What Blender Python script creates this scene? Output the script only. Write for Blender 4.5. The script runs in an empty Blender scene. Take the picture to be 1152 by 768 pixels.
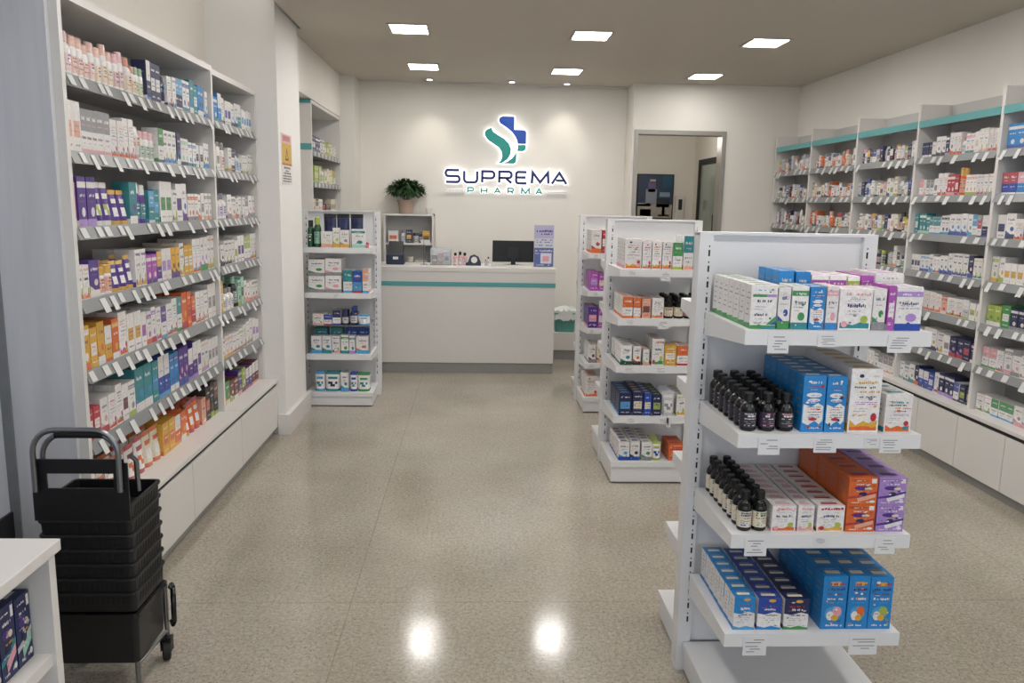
import bpy, bmesh, math, random
from mathutils import Vector, Matrix

C = bpy.context.scene.collection
PI = math.pi
SC = bpy.context.scene
RND = random.Random(11)

# ------------------------------------------------------------------ colour helpers
def lin(c):
    return c / 12.92 if c <= 0.04045 else ((c + 0.055) / 1.055) ** 2.4
def hx(h):
    return tuple(lin(int(h[i:i + 2], 16) / 255) for i in (0, 2, 4))
PAL = {n: hx(h) for n, h in dict(
    white='e4e1df', cream='ddd3bd', pink='dfa0ac', peach='e0a58e', red='b32a3c', darkred='6d1a2a', orange='d9682a',
    yellow='d9a63a', green='3f8f4c', lime='a4b54a', mint='9ccbb4', teal='2a858c', sky='4f9fd0', blue='1f82c6', royal='2347a0',
    navy='1b2350', purple='4e2c86', magenta='a64fa8', lilac='ab88cc', black='17171b', grey='8c8c90', silver='c2c2c6',
    brown='6b4630', darkgreen='1d4a30').items()}
def jit(c, r, a=0.12):
    k = 1 + r.uniform(-a, a)
    return tuple(min(1, max(0, x * k)) for x in c)

# ------------------------------------------------------------------ materials
def mat(name, col, rough=0.5, metal=0.0, spec=0.5, noise=0.0, nscale=20, bump=0.0, emit=None, estr=0, coat=0, trans=0, alpha=1):
    m = bpy.data.materials.new(name); m.use_nodes = True
    nt = m.node_tree; b = nt.nodes['Principled BSDF']
    b.inputs['Base Color'].default_value = (*col, 1)
    b.inputs['Roughness'].default_value = rough
    b.inputs['Metallic'].default_value = metal
    b.inputs['Specular IOR Level'].default_value = spec
    b.inputs['Coat Weight'].default_value = coat
    b.inputs['Transmission Weight'].default_value = trans
    b.inputs['Alpha'].default_value = alpha
    if emit:
        b.inputs['Emission Color'].default_value = (*emit, 1); b.inputs['Emission Strength'].default_value = estr
    if noise or bump:
        tc = nt.nodes.new('ShaderNodeTexCoord'); nz = nt.nodes.new('ShaderNodeTexNoise')
        nz.inputs['Scale'].default_value = nscale; nz.inputs['Detail'].default_value = 5
        nt.links.new(tc.outputs['Object'], nz.inputs['Vector'])
        if noise:
            mx = nt.nodes.new('ShaderNodeMix'); mx.data_type = 'RGBA'
            mx.inputs[6].default_value = (*[c * (1 - noise) for c in col], 1)
            mx.inputs[7].default_value = (*[min(1, c * (1 + noise)) for c in col], 1)
            nt.links.new(nz.outputs['Fac'], mx.inputs[0]); nt.links.new(mx.outputs[2], b.inputs['Base Color'])
        if bump:
            bp = nt.nodes.new('ShaderNodeBump'); bp.inputs['Strength'].default_value = bump; bp.inputs['Distance'].default_value = 0.004
            nt.links.new(nz.outputs['Fac'], bp.inputs['Height']); nt.links.new(bp.outputs['Normal'], b.inputs['Normal'])
    return m

def printed(name, rough, coat=0.0):
    m = mat(name, (.8, .8, .8), rough, coat=coat)
    nt = m.node_tree; a = nt.nodes.new('ShaderNodeAttribute'); a.attribute_name = 'Col'
    nz = nt.nodes.new('ShaderNodeTexNoise'); nz.inputs['Scale'].default_value = 60; tc = nt.nodes.new('ShaderNodeTexCoord')
    nt.links.new(tc.outputs['Object'], nz.inputs['Vector'])
    nz.inputs['Scale'].default_value = 110; nz.inputs['Detail'].default_value = 3
    mr = nt.nodes.new('ShaderNodeMapRange'); mr.inputs[1].default_value = .35; mr.inputs[2].default_value = .65; mr.inputs[3].default_value = .91; mr.inputs[4].default_value = 1.05
    nt.links.new(nz.outputs['Fac'], mr.inputs[0])
    vm = nt.nodes.new('ShaderNodeVectorMath'); vm.operation = 'SCALE'
    nt.links.new(a.outputs['Color'], vm.inputs[0]); nt.links.new(mr.outputs[0], vm.inputs['Scale'])
    nt.links.new(vm.outputs[0], nt.nodes['Principled BSDF'].inputs['Base Color'])
    return m

M = {}
M['card'] = printed('printed_card', .42)
M['plast'] = printed('printed_plastic', .25, .3)
M['wall'] = mat('wall_paint', hx('e4e0d8'), .75, noise=.03, nscale=3)
M['wallp'] = mat('wall_paint_pillar', hx('e8e6e3'), .75, noise=.02, nscale=3)
M['wallr'] = mat('wall_paint_right', hx('e3e0da'), .75, noise=.03, nscale=3)
M['ceil'] = mat('ceiling_paint', hx('bfb8ac'), .8, noise=.03, nscale=2)
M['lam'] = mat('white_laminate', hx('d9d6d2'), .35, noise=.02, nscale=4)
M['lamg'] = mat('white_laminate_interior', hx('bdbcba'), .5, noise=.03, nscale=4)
M['metal'] = mat('white_powder_coated_steel', hx('dededf'), .38, noise=.015, nscale=8)
M['kick'] = mat('grey_plinth', hx('8f8d8a'), .4, noise=.05)
M['dark'] = mat('dark_gap', hx('2a2a2c'), .7)
M['slot'] = mat('slot_hole', hx('1c1c1e'), .8)
M['teal'] = mat('teal_laminate', hx('579fa1'), .35, noise=.03)
M['rail'] = mat('grey_price_rail', hx('7f8182'), .35, noise=.06, nscale=30)
M['paper'] = mat('tag_paper', hx('dededf'), .6, noise=.02, nscale=90)
M['paperg'] = mat('bay_tag_paper', hx('cfcfce'), .6, noise=.03, nscale=60)
M['ink'] = mat('tag_ink', hx('85858c'), .7)
M['acryl'] = mat('clear_acrylic', (.9, .93, .95), .08, trans=.85)
M['glass'] = mat('clear_glass', (.85, .92, .9), .05, trans=.95)
M['black'] = mat('black_plastic', hx('121215'), .42, noise=.15, nscale=40)
M['slotb'] = mat('slot_shadow', hx('060607'), .9)
M['blackg'] = mat('black_gloss', hx('0e0f11'), .2)
M['chrome'] = mat('brushed_steel_tube', hx('8f9094'), .28, metal=1.0)
M['alu'] = mat('aluminium_frame', hx('a7a49d'), .38, metal=.6, noise=.04)
M['rubber'] = mat('rubber', hx('1a1a1b'), .7)
M['leaf'] = mat('leaf_green', hx('2c4a26'), .5, noise=.35, nscale=14)
M['pot'] = mat('clay_pot', hx('a58f80'), .7, noise=.1, nscale=15)
M['soil'] = mat('soil', hx('33281f'), .9, noise=.2)
M['navyl'] = mat('sign_navy', hx('1d2262'), .35)
M['signteal'] = mat('sign_teal', hx('1f8f86'), .35, noise=.05)
M['signblue'] = mat('sign_blue', hx('1c48a4'), .35, noise=.08)
M['halo'] = mat('sign_halo_light', (1, 1, 1), .5, emit=(.93, .95, 1), estr=1.5)
M['lamp'] = mat('lamp_diffuser', (1, 1, 1), .5, emit=(1, .968, .932), estr=45.5)
M['lampd'] = mat('lamp_diffuser_dim', (1, 1, 1), .5, emit=(1, .968, .932), estr=24)
M['cove'] = mat('cove_diffuser', (1, 1, 1), .5, emit=(1, .96, .91), estr=11)
M['spot'] = mat('spot_lens', (1, 1, 1), .4, emit=(1, .95, .88), estr=5)
M['tint'] = mat('teal_translucent_plastic', hx('5fa39b'), .3, noise=.2, nscale=12, trans=.3)
M['bag'] = mat('white_plastic_bag', hx('dfe3e0'), .35, bump=.6, nscale=25)

def concrete_panel():
    m = mat('weathered_grey_board', hx('a9abb2'), .6)
    nt = m.node_tree; b = nt.nodes['Principled BSDF']; tc = nt.nodes.new('ShaderNodeTexCoord')
    mp = nt.nodes.new('ShaderNodeMapping'); mp.inputs['Scale'].default_value = (9, 9, .7)
    nz = nt.nodes.new('ShaderNodeTexNoise'); nz.inputs['Scale'].default_value = 2.2; nz.inputs['Detail'].default_value = 8
    cr = nt.nodes.new('ShaderNodeValToRGB')
    cr.color_ramp.elements[0].position = .3; cr.color_ramp.elements[0].color = (*hx('c0c1c6'), 1)
    cr.color_ramp.elements[1].position = .7; cr.color_ramp.elements[1].color = (*hx('cdced3'), 1)
    nt.links.new(tc.outputs['Object'], mp.inputs[0]); nt.links.new(mp.outputs[0], nz.inputs['Vector'])
    nt.links.new(nz.outputs['Fac'], cr.inputs[0]); nt.links.new(cr.outputs[0], b.inputs['Base Color'])
    return m
M['board'] = concrete_panel()

def floor_mat():
    m = mat('polished_terrazzo_floor', hx('9a9184'), .2)
    nt = m.node_tree; L = nt.links.new; b = nt.nodes['Principled BSDF']
    tc = nt.nodes.new('ShaderNodeTexCoord')
    def noise(scale, det=4):
        n = nt.nodes.new('ShaderNodeTexNoise'); n.inputs['Scale'].default_value = scale; n.inputs['Detail'].default_value = det
        L(tc.outputs['Object'], n.inputs['Vector']); return n
    def ramp(n, stops):
        r = nt.nodes.new('ShaderNodeValToRGB'); e = r.color_ramp.elements
        while len(e) < len(stops): e.new(.5)
        for k, (p, c) in enumerate(stops): e[k].position = p; e[k].color = (*c, 1)
        L(n, r.inputs[0]); return r
    def mixc(f, a, c, mode='MIX'):
        x = nt.nodes.new('ShaderNodeMix'); x.data_type = 'RGBA'; x.blend_type = mode
        if hasattr(f, 'is_linked'): L(f, x.inputs[0])
        else: x.inputs[0].default_value = f
        L(a, x.inputs[6])
        if isinstance(c, tuple): x.inputs[7].default_value = (*c, 1)
        else: L(c, x.inputs[7])
        return x.outputs[2]
    big = ramp(noise(1.3, 5).outputs['Fac'], [(.3, hx('968e81')), (.7, hx('aca497'))])
    mid = ramp(noise(70, 5).outputs['Fac'], [(.35, (.82, .82, .81)), (.65, (1.14, 1.14, 1.14))])
    c = mixc(1.0, big.outputs[0], mid.outputs[0], 'MULTIPLY')
    vo = nt.nodes.new('ShaderNodeTexVoronoi'); vo.inputs['Scale'].default_value = 170; L(tc.outputs['Object'], vo.inputs['Vector'])
    sep = nt.nodes.new('ShaderNodeSeparateColor'); L(vo.outputs['Color'], sep.inputs[0])
    dk = ramp(sep.outputs[0], [(.0, (1, 1, 1)), (.12, (1, 1, 1)), (.125, (0, 0, 0))])
    lt = ramp(sep.outputs[1], [(.0, (.8, .8, .8)), (.1, (.8, .8, .8)), (.105, (0, 0, 0))])
    sh = ramp(vo.outputs['Distance'], [(.3, (1, 1, 1)), (.5, (0, 0, 0))])
    def mul(a, bb):
        x = nt.nodes.new('ShaderNodeMath'); x.operation = 'MULTIPLY'; L(a, x.inputs[0]); L(bb, x.inputs[1]); return x.outputs[0]
    c = mixc(mul(dk.outputs[0], sh.outputs[0]), c, hx('6d655a'))
    c = mixc(mul(lt.outputs[0], sh.outputs[0]), c, hx('c0b9ad'))
    sx = nt.nodes.new('ShaderNodeSeparateXYZ'); L(tc.outputs['Object'], sx.inputs[0])
    def joint(sock, at, period):
        a = nt.nodes.new('ShaderNodeMath'); a.operation = 'SUBTRACT'; L(sock, a.inputs[0]); a.inputs[1].default_value = at
        w = nt.nodes.new('ShaderNodeMath'); w.operation = 'PINGPONG'; L(a.outputs[0], w.inputs[0]); w.inputs[1].default_value = period / 2
        k = nt.nodes.new('ShaderNodeMath'); k.operation = 'LESS_THAN'; L(w.outputs[0], k.inputs[0]); k.inputs[1].default_value = .0022
        return k.outputs[0]
    for s, at in ((sx.outputs[0], -.48), (sx.outputs[1], 3.01)):
        f = joint(s, at, 2.9)
        h = nt.nodes.new('ShaderNodeMath'); h.operation = 'MULTIPLY'; L(f, h.inputs[0]); h.inputs[1].default_value = .35
        c = mixc(h.outputs[0], c, hx('544e46'))
    L(c, b.inputs['Base Color'])
    rr = ramp(noise(6, 6).outputs['Fac'], [(.3, (.09, .09, .09)), (.7, (.17, .17, .17))])
    L(rr.outputs[0], b.inputs['Roughness'])
    bp = nt.nodes.new('ShaderNodeBump'); bp.inputs['Strength'].default_value = .06; bp.inputs['Distance'].default_value = .002
    L(noise(120, 3).outputs['Fac'], bp.inputs['Height']); L(bp.outputs['Normal'], b.inputs['Normal'])
    return m
M['floor'] = floor_mat()

# ------------------------------------------------------------------ mesh builder
class MB:
    def __init__(s): s.v = []; s.f = []; s.c = []; s.m = []; s.s = []
    def face(s, pts, col=(.8, .8, .8), m=0, smooth=False):
        n = len(s.v); s.v += [tuple(p) for p in pts]; s.f.append(tuple(range(n, n + len(pts)))); s.c.append(col); s.m.append(m); s.s.append(smooth)
    def box(s, x0, y0, z0, x1, y1, z1, col=(.8, .8, .8), m=0, cols=None):
        n = len(s.v)
        s.v += [(x0, y0, z0), (x1, y0, z0), (x1, y1, z0), (x0, y1, z0), (x0, y0, z1), (x1, y0, z1), (x1, y1, z1), (x0, y1, z1)]
        for k, q in enumerate(((3, 2, 1, 0), (4, 5, 6, 7), (0, 1, 5, 4), (1, 2, 6, 5), (2, 3, 7, 6), (3, 0, 4, 7))):
            s.f.append(tuple(n + i for i in q)); s.c.append(cols[k] if cols else col); s.m.append(m); s.s.append(False)
        return s
    def lathe(s, prof, seg=16, cx=0, cy=0, m=0, sx=1, sy=1, cap=True):
        # prof: (r, z, colour of the segment that STARTS here)
        cs = [(math.cos(2 * PI * i / seg), math.sin(2 * PI * i / seg)) for i in range(seg)]
        for (r0, z0, c), (r1, z1, _) in zip(prof, prof[1:]):
            n = len(s.v)
            for r, z in ((r0, z0), (r1, z1)): s.v += [(cx + r * sx * a, cy + r * sy * b, z) for a, b in cs]
            for i in range(seg):
                j = (i + 1) % seg; s.f.append((n + i, n + j, n + seg + j, n + seg + i)); s.c.append(c); s.m.append(m); s.s.append(True)
        if cap:
            for k, (r, z, c) in ((0, prof[0]), (1, prof[-1])):
                if r > 1e-5:
                    p = [(cx + r * sx * a, cy + r * sy * b, z) for a, b in cs]
                    s.face(p if k else p[::-1], prof[0][2] if not k else prof[-2][2], m)
        return s
    def prism(s, poly, f0, f1, col=(.8, .8, .8), m=0):
        # poly: 2-D points; f0/f1 map a 2-D point to 3-D on each cap
        a = [f0(p) for p in poly]; b = [f1(p) for p in poly]
        s.face(a, col, m); s.face(b[::-1], col, m)
        for i in range(len(poly)):
            j = (i + 1) % len(poly); s.face([a[j], a[i], b[i], b[j]], col, m)
        return s
    def tube(s, path, r, seg=10, m=0, col=(.8, .8, .8), cap=True):
        P = [Vector(p) for p in path]; rings = []
        for i, p in enumerate(P):
            t = (P[min(i + 1, len(P) - 1)] - P[max(i - 1, 0)]).normalized()
            a = t.cross(Vector((0, 0, 1)))
            if a.length < .05: a = t.cross(Vector((1, 0, 0)) if i == 0 or abs(t.x) < .9 else Vector((0, 1, 0)))
            a.normalize(); b = t.cross(a)
            if rings:
                pass
            rings.append([p + r * (math.cos(2 * PI * k / seg) * a + math.sin(2 * PI * k / seg) * b) for k in range(seg)])
        # align rings to avoid twisting
        for i in range(1, len(rings)):
            best = min(range(seg), key=lambda o: (rings[i][o] - P[i] - (rings[i - 1][0] - P[i - 1])).length)
            rr = rings[i][best:] + rings[i][:best]
            if (rr[1] - P[i] - (rings[i - 1][1] - P[i - 1])).length > (rr[-1] - P[i] - (rings[i - 1][1] - P[i - 1])).length:
                rr = [rr[0]] + rr[:0:-1]
            rings[i] = rr
        n = len(s.v)
        for q in rings: s.v += [tuple(x) for x in q]
        for i in range(len(P) - 1):
            for k in range(seg):
                j = (k + 1) % seg
                s.f.append((n + i * seg + k, n + i * seg + j, n + (i + 1) * seg + j, n + (i + 1) * seg + k)); s.c.append(col); s.m.append(m); s.s.append(True)
        if cap:
            s.face(rings[0][::-1], col, m); s.face(rings[-1], col, m)
        return s
    def mesh(s, name, mats, bevel=0, fix=False):
        me = bpy.data.meshes.new(name); me.from_pydata(s.v, [], s.f)
        for mm in mats: me.materials.append(mm)
        me.polygons.foreach_set('material_index', s.m); me.polygons.foreach_set('use_smooth', s.s)
        at = me.attributes.new('Col', 'FLOAT_COLOR', 'CORNER')
        dat = []
        for f, c in zip(s.f, s.c): dat += [*c, 1.0] * len(f)
        at.data.foreach_set('color', dat)
        if bevel or fix:
            bm = bmesh.new(); bm.from_mesh(me)
            if fix:
                bmesh.ops.remove_doubles(bm, verts=bm.verts, dist=1e-6); bmesh.ops.recalc_face_normals(bm, faces=bm.faces)
            if bevel: bmesh.ops.bevel(bm, geom=[e for e in bm.edges if len(e.link_faces) == 2 and e.calc_face_angle(0) > .6], offset=bevel, segments=2, profile=.6, affect='EDGES')
            bm.to_mesh(me); bm.free()
        me.update(); return me
    def obj(s, name, mats, parent=None, bevel=0, loc=(0, 0, 0), rotz=0, fix=False):
        if not isinstance(mats, (list, tuple)): mats = [mats]
        return link(name, s.mesh(name, mats, bevel, fix), parent, loc, rotz)

def link(name, data, parent=None, loc=(0, 0, 0), rotz=0):
    o = bpy.data.objects.new(name, data); C.objects.link(o); o.location = loc; o.rotation_euler = (0, 0, rotz)
    if parent: o.parent = parent
    return o
def tag(o, label, cat, group=None):
    o['label'] = label; o['category'] = cat
    if group: o['group'] = group
    return o
def thing(name, label, cat, loc=(0, 0, 0), rotz=0, group=None):
    return tag(link(name, None, None, loc, rotz), label, cat, group)
def struct(name, mb, m, bevel=0):
    o = mb.obj(name, m, bevel=bevel); o['kind'] = 'structure'; return o
def bx(*a): return MB().box(*a)

# ------------------------------------------------------------------ the room
XL, XR, YF, YB, ZC = -1.72, 3.2046, -1.6, 8.13, 2.779
YS = 8.5     # recessed sign wall
struct('floor', bx(XL - .1, YF, -.1, XR + .1, 12, 0), M['floor'])
struct('ceiling', bx(-1.25, YF, ZC, XR + .1, 8.6, ZC + .1).box(XL - .1, 6.05, ZC, -1.25, 8.6, ZC + .1).box(-1.25, YF, ZC + .1, -1.24, 6.05, 3.2).box(XL - .1, YF, 3.2, -1.24, 6.15, 3.3).box(-1.28, 6.05, ZC + .1, -1.24, 6.15, 3.2), M['ceil'])
cl = thing('cove_light', 'warm white light strip hidden in the raised ceiling edge over the left shelves', 'light', (-1.2505, 3.9, 2.92))
bx(-.02, -1.5, -.012, 0, 1.45, .03).obj('channel', M['alu'], cl); bx(-.024, -1.48, -.008, -.02, 1.43, .026).obj('diffuser', M['cove'], cl)
struct('wall_right', bx(XR, YF, 0, XR + .1, YB + .1, ZC), M['wallr'])
struct('wall_left', bx(XL - .1, YF, 0, XL, 6.05, 3.2), M['wall'])
struct('wall_left_pillar', bx(XL, 5.39, 0, -1.28, 6.05, 3.2), M['wallp'])
struct('wall_left_alcove', bx(XL - .1, 6.05, 0, XL + .05, YB, ZC), M['wall'])
struct('wall_left_soffit', bx(XL + .05, 6.05, 2.385, -1.33, YB, ZC), M['wall'])
struct('wall_back_left', bx(XL - .1, YB, 0, -1.19, YS + .1, ZC), M['wall'])
struct('wall_back_sign', bx(-1.19, YS, 0, 1.546, YS + .1, ZC), M['wall'])
w = MB(); w.box(1.546, YB, 0, 1.564, YS + .1, ZC); w.box(1.564, YB, 2.335, 2.49, YB + .14, ZC); w.box(2.49, YB, 0, XR + .1, YB + .14, ZC)
struct('wall_back_right', w, M['wall'])
struct('trim_1', bx(-1.19, YS - .05, ZC - .012, 1.546, YS - .03, ZC), M['lam'])        # bright cove lip over the sign wall
fr = MB(); fr.box(1.565, YB - .012, 0, 1.603, YB + .15, 2.334); fr.box(2.447, YB - .012, 0, 2.489, YB + .15, 2.334); fr.box(1.603, YB - .012, 2.292, 2.447, YB + .15, 2.334)
struct('door_1', fr, M['alu'])
# back room seen through the doorway
struct('wall_back_room_rear', bx(1.3, 11.0, 0, 3.3, 11.1, 2.6), M['wall'])
struct('wall_back_room_left', bx(1.3, YS + .1, 0, 1.4, 11.0, 2.6), M['wall'])
struct('wall_back_room_right', bx(2.96, YB + .14, 0, 3.06, 11.0, 2.6), M['wall'])
struct('trim_2', bx(1.57, YB + .14, 2.6, 3.1, 11.1, 2.68).box(1.3, YS + .1, 2.6, 1.57, 11.1, 2.68), M['ceil'])
gd = MB(); 
for a in ((9.72, 9.79, 0, 2.2), (10.62, 10.69, 0, 2.2), (9.79, 10.62, 2.13, 2.2), (9.79, 10.62, 1.0, 1.04)): gd.box(2.925, a[0], a[2], 2.96, a[1], a[3], m=0)
gd.box(2.945, 9.79, 0, 2.955, 10.62, 2.13, m=1); gd.box(2.9, 9.83, .9, 2.925, 9.86, 1.5, m=0)
struct('door_2', gd, [M['dark'], mat('greenish_door_glass', hx('8f9a92'), .1)])
# left entrance side: light panel over a black plinth
struct('trim_3', bx(XL, YF, .43, XL + .02, 2.885, 3.2), mat('entrance_panel', hx('b9bfc9'), .45, noise=.04, nscale=2))
struct('baseboard_left', bx(XL, YF, 0, XL + .03, 2.885, .43), M['black'])
struct('trim_4', bx(XL, 2.885, 0, -1.665, 2.915, 3.2), mat('grey_metal_strip', hx('77797d'), .5, noise=.15, nscale=18))
struct('trim_5', bx(-1.665, 2.893, 0, -1.4475, 2.915, 3.2), M['board'])
b = MB(); b.box(-1.28, 5.36, 0, -1.25, 6.08, .14); b.box(-1.33, 5.36, 0, -1.28, 5.39, .14)
struct('baseboard_pillar', b, M['lam'])
struct('baseboard_back', bx(-1.19, YS - .015, 0, 1.546, YS, .09), M['kick'])

# ------------------------------------------------------------------ ceiling lights
rows = [1.3, 2.85, 4.42, 5.93, 7.5]; cols = [(-.48, 0, 'left'), (.81, .04, 'middle'), (2.1, .1, 'right')]
rown = ['row over the entrance', 'second row from the entrance', 'third row from the entrance', 'second row from the sign wall', 'row nearest the sign wall']
for i, y in enumerate(rows):
    for x, dy, cn in cols:
        y2 = y + dy * 1.2 * (1 if i > 2 else 0); hw = .125; hy = .14
        t = thing('ceiling_light', f'square recessed white ceiling light, {cn} column, {rown[i]}', 'light', (x, y2, ZC), 0, 'recessed square ceiling lights')
        f = MB()
        for a in ((-hw - .02, -hy - .02, hw + .02, -hy), (-hw - .02, hy, hw + .02, hy + .02), (-hw - .02, -hy, -hw, hy), (hw, -hy, hw + .02, hy)):
            f.box(a[0], a[1], -.008, a[2], a[3], 0)
        f.obj('frame', M['ceil'], t); bx(-hw, -hy, -.004, hw, hy, 0).obj('diffuser', M['lampd'] if i == 4 and cn == 'right' else M['lamp'], t)
for x, y, n in ((-.467, 8.2, 'left'), (.342, 8.22, 'middle'), (.893, 8.26, 'right')):
    t = thing('downlight', f'tiny round downlight above the sign wall, {n} of three', 'light', (x, y, ZC), 0, 'downlights above the sign')
    w_ = PAL['white']; MB().lathe([(.042, -.012, w_), (.042, -.001, w_)], 20).obj('ring', M['lam'], t)
    MB().lathe([(.026, -.016, w_), (.026, -.012, w_)], 20).obj('lens', M['spot'], t)
    l = bpy.data.lights.new('downlight_beam', 'SPOT'); l.energy = 8; l.color = (1, .93, .84); l.spot_size = math.radians(75); l.spot_blend = .8; l.shadow_soft_size = .04
    lo = link('spot_lamp', l, t, (0, 0, -.03)); lo.rotation_euler = (math.radians(14), 0, 0)

# ------------------------------------------------------------------ shelving builders
def price_tag(parent, x, z, y, w=.045, h=.05, rng=RND, drop=0, tilt=0, ink=True):
    """white paper ticket facing local -Y"""
    m = MB(); m.box(-w / 2, -.0012, -h / 2, w / 2, 0, h / 2, m=0)
    if ink:
        zz = h * .3
        while zz > -h * .38:
            ww = rng.uniform(.3, .8) * w; xx = rng.uniform(-w * .42, w * .42 - ww)
            m.face([(xx, -.0016, zz), (xx + ww, -.0016, zz), (xx + ww, -.0016, zz + h * .045), (xx, -.0016, zz + h * .045)], m=1); zz -= h * rng.choice((.14, .2))
    o = m.obj('price_tag', [M['paper'] if ink else M['paperg'], M['ink']], parent, loc=(x, y, z)); o.rotation_euler = (-tilt, 0, 0)
    return o

def gondola(label, x0, x1, sx0, sx1, Yc, zs, depth=.422, height=1.5, base=.115, base_depth=.44, mirror_rear=True, tags=(), upper_shelf=None):
    t = thing('gondola_shelf', label, 'shelf unit', ((x0 + x1) / 2, Yc, 0), 0, 'white free standing gondola shelves')
    cx = (x0 + x1) / 2; a, b_ = x0 - cx, x1 - cx; s0, s1 = sx0 - cx, sx1 - cx
    for k, (p, q) in enumerate(((a, a + .045), (b_ - .045, b_))):
        m = MB(); m.box(p, -.032, 0, q, .032, height, m=0)
        sxp = (p + .032) if k == 0 else (q - .032)
        z = .18
        while z < height - .06:
            m.face([(sxp - .003, -.0324, z), (sxp + .003, -.0324, z), (sxp + .003, -.0324, z + .02), (sxp - .003, -.0324, z + .02)], m=1)
            m.face([(sxp - .0018, -.0324, z + .028), (sxp + .0018, -.0324, z + .028), (sxp + .0018, -.0324, z + .034), (sxp - .0018, -.0324, z + .034)], m=1); z += .05
        m.obj('upright', [M['metal'], M['slot']], t)
    bx(a + .045, -.012, .1, b_ - .045, .012, height - .004).obj('back_panel', M['metal'], t)
    bx(a, -.033, height - .003, b_, .033, height + .006).obj('top_cap', M['metal'], t)
    def shelf(z, sgn, d, nm='shelf'):
        # tray with a front lip and tapering end brackets; built facing -Y
        m = MB(); y0, y1 = -d, -.033
        m.box(s0, y0, z - .014, s1, y1, z); m.box(s0, y0, z - .041, s1, y0 + .016, z - .014)
        for xx in (s0, s1 - .006):
            m.prism([(y0 + .016, z - .014), (y0 + .016, z - .041), (y1, z - .075), (y1, z - .014)], lambda p, xx=xx: (xx, p[0], p[1]), lambda p, xx=xx: (xx + .006, p[0], p[1]))
        if sgn < 0: m.v = [(x, -y, zz) for x, y, zz in m.v]; m.f = [f[::-1] for f in m.f]
        return m.obj(nm, M['metal'], t)
    for i, z in enumerate(zs):
        sh = shelf(z, 1, depth)
        for (tx, w_, h_) in (tags[i] if i < len(tags) else ()):
            price_tag(sh, tx - cx, z - .008 - h_ / 2, -depth - .001, w_, h_, tilt=0)
        if mirror_rear: shelf(z + (.008, .016, .03, .04)[i], -1, .275 if i < 3 else .325, 'rear_shelf')
    def basedeck(sgn, nm):
        bd = base_depth if sgn > 0 else .345
        m = MB(); m.box(s0 - .01, -bd, base - .03, s1 + .01, -.033, base, m=0); m.box(s0 - .004, -bd + .012, .008, s1 + .004, -.033, base - .03, m=1)
        if sgn < 0: m.v = [(x, -y, zz) for x, y, zz in m.v]; m.f = [f[::-1] for f in m.f]
        m.obj(nm, [M['metal'], M['metal'], M['dark']], t)
    basedeck(1, 'base_deck')
    if mirror_rear: basedeck(-1, 'rear_base_deck')
    if upper_shelf: upper_shelf(t, shelf, s0, s1)
    return t

ZA = [1.254, .961, .663, .357]; ZB = [1.238, .962, .692, .397]; ZCc = [1.23, .945, .66, .388]
tA = [[(.832, .059, .055), (.969, .055, .036), (1.172, .067, .05)], [(.828, .062, .052), (.988, .065, .045), (1.176, .062, .045), (1.12, .04, .03)],
      [(.811, .064, .056), (1.0, .04, .02), (1.19, .06, .05)], [(.83, .07, .06), (1.154, .086, .06)]]
gA = gondola('white gondola shelf nearest the camera with black bottles and blue cartons', .7086, 1.284, .739, 1.263, 2.555, ZA, tags=tA, base=.106, base_depth=.46)
tB = [[(.87, .05, .03), (1.06, .055, .055)], [(.87, .05, .03), (1.06, .06, .05)], [(.88, .07, .035), (1.06, .06, .035)], [(.9, .06, .035), (1.09, .06, .035), (1.12, .025, .055)]]
gB = gondola('white gondola shelf in the middle of the three gondolas on the right', .787, 1.362, .802, 1.326, 4.842, ZB, tags=tB, base=.13)
gC = gondola('white gondola shelf farthest from the camera, before the counter', .828, 1.403, .852, 1.376, 6.437, ZCc, tags=[[(.9, .05, .03)], [(.91, .05, .03)], [(.9, .05, .035)], [(.9, .05, .03)]], base=.12)
def small_rack(t, shelf, s0, s1):
    sh = shelf(.628, 1, .44, 'shelf')
gD = gondola('white gondola end unit beside the left pillar with teal boxed products', -1.385, -.767, -1.295, -.797, 6.57, [1.233, .888, .41], tags=[[], [(-1.06, .05, .03)], []], base=.11, mirror_rear=False, base_depth=.43)
# slim clear acrylic riser on the third level of the end unit
m = MB(); m.box(-.245, -.38, .215, .235, -.04, .222); m.box(-.245, -.38, 0, -.239, -.04, .215); m.box(.229, -.38, 0, .235, -.04, .215)
rz = m.obj('display_riser', M['acryl'], None, loc=(-1.045, 6.57, .4105)); tag(rz, 'clear acrylic riser shelf holding cartons on the left end gondola', 'display riser')

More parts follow.
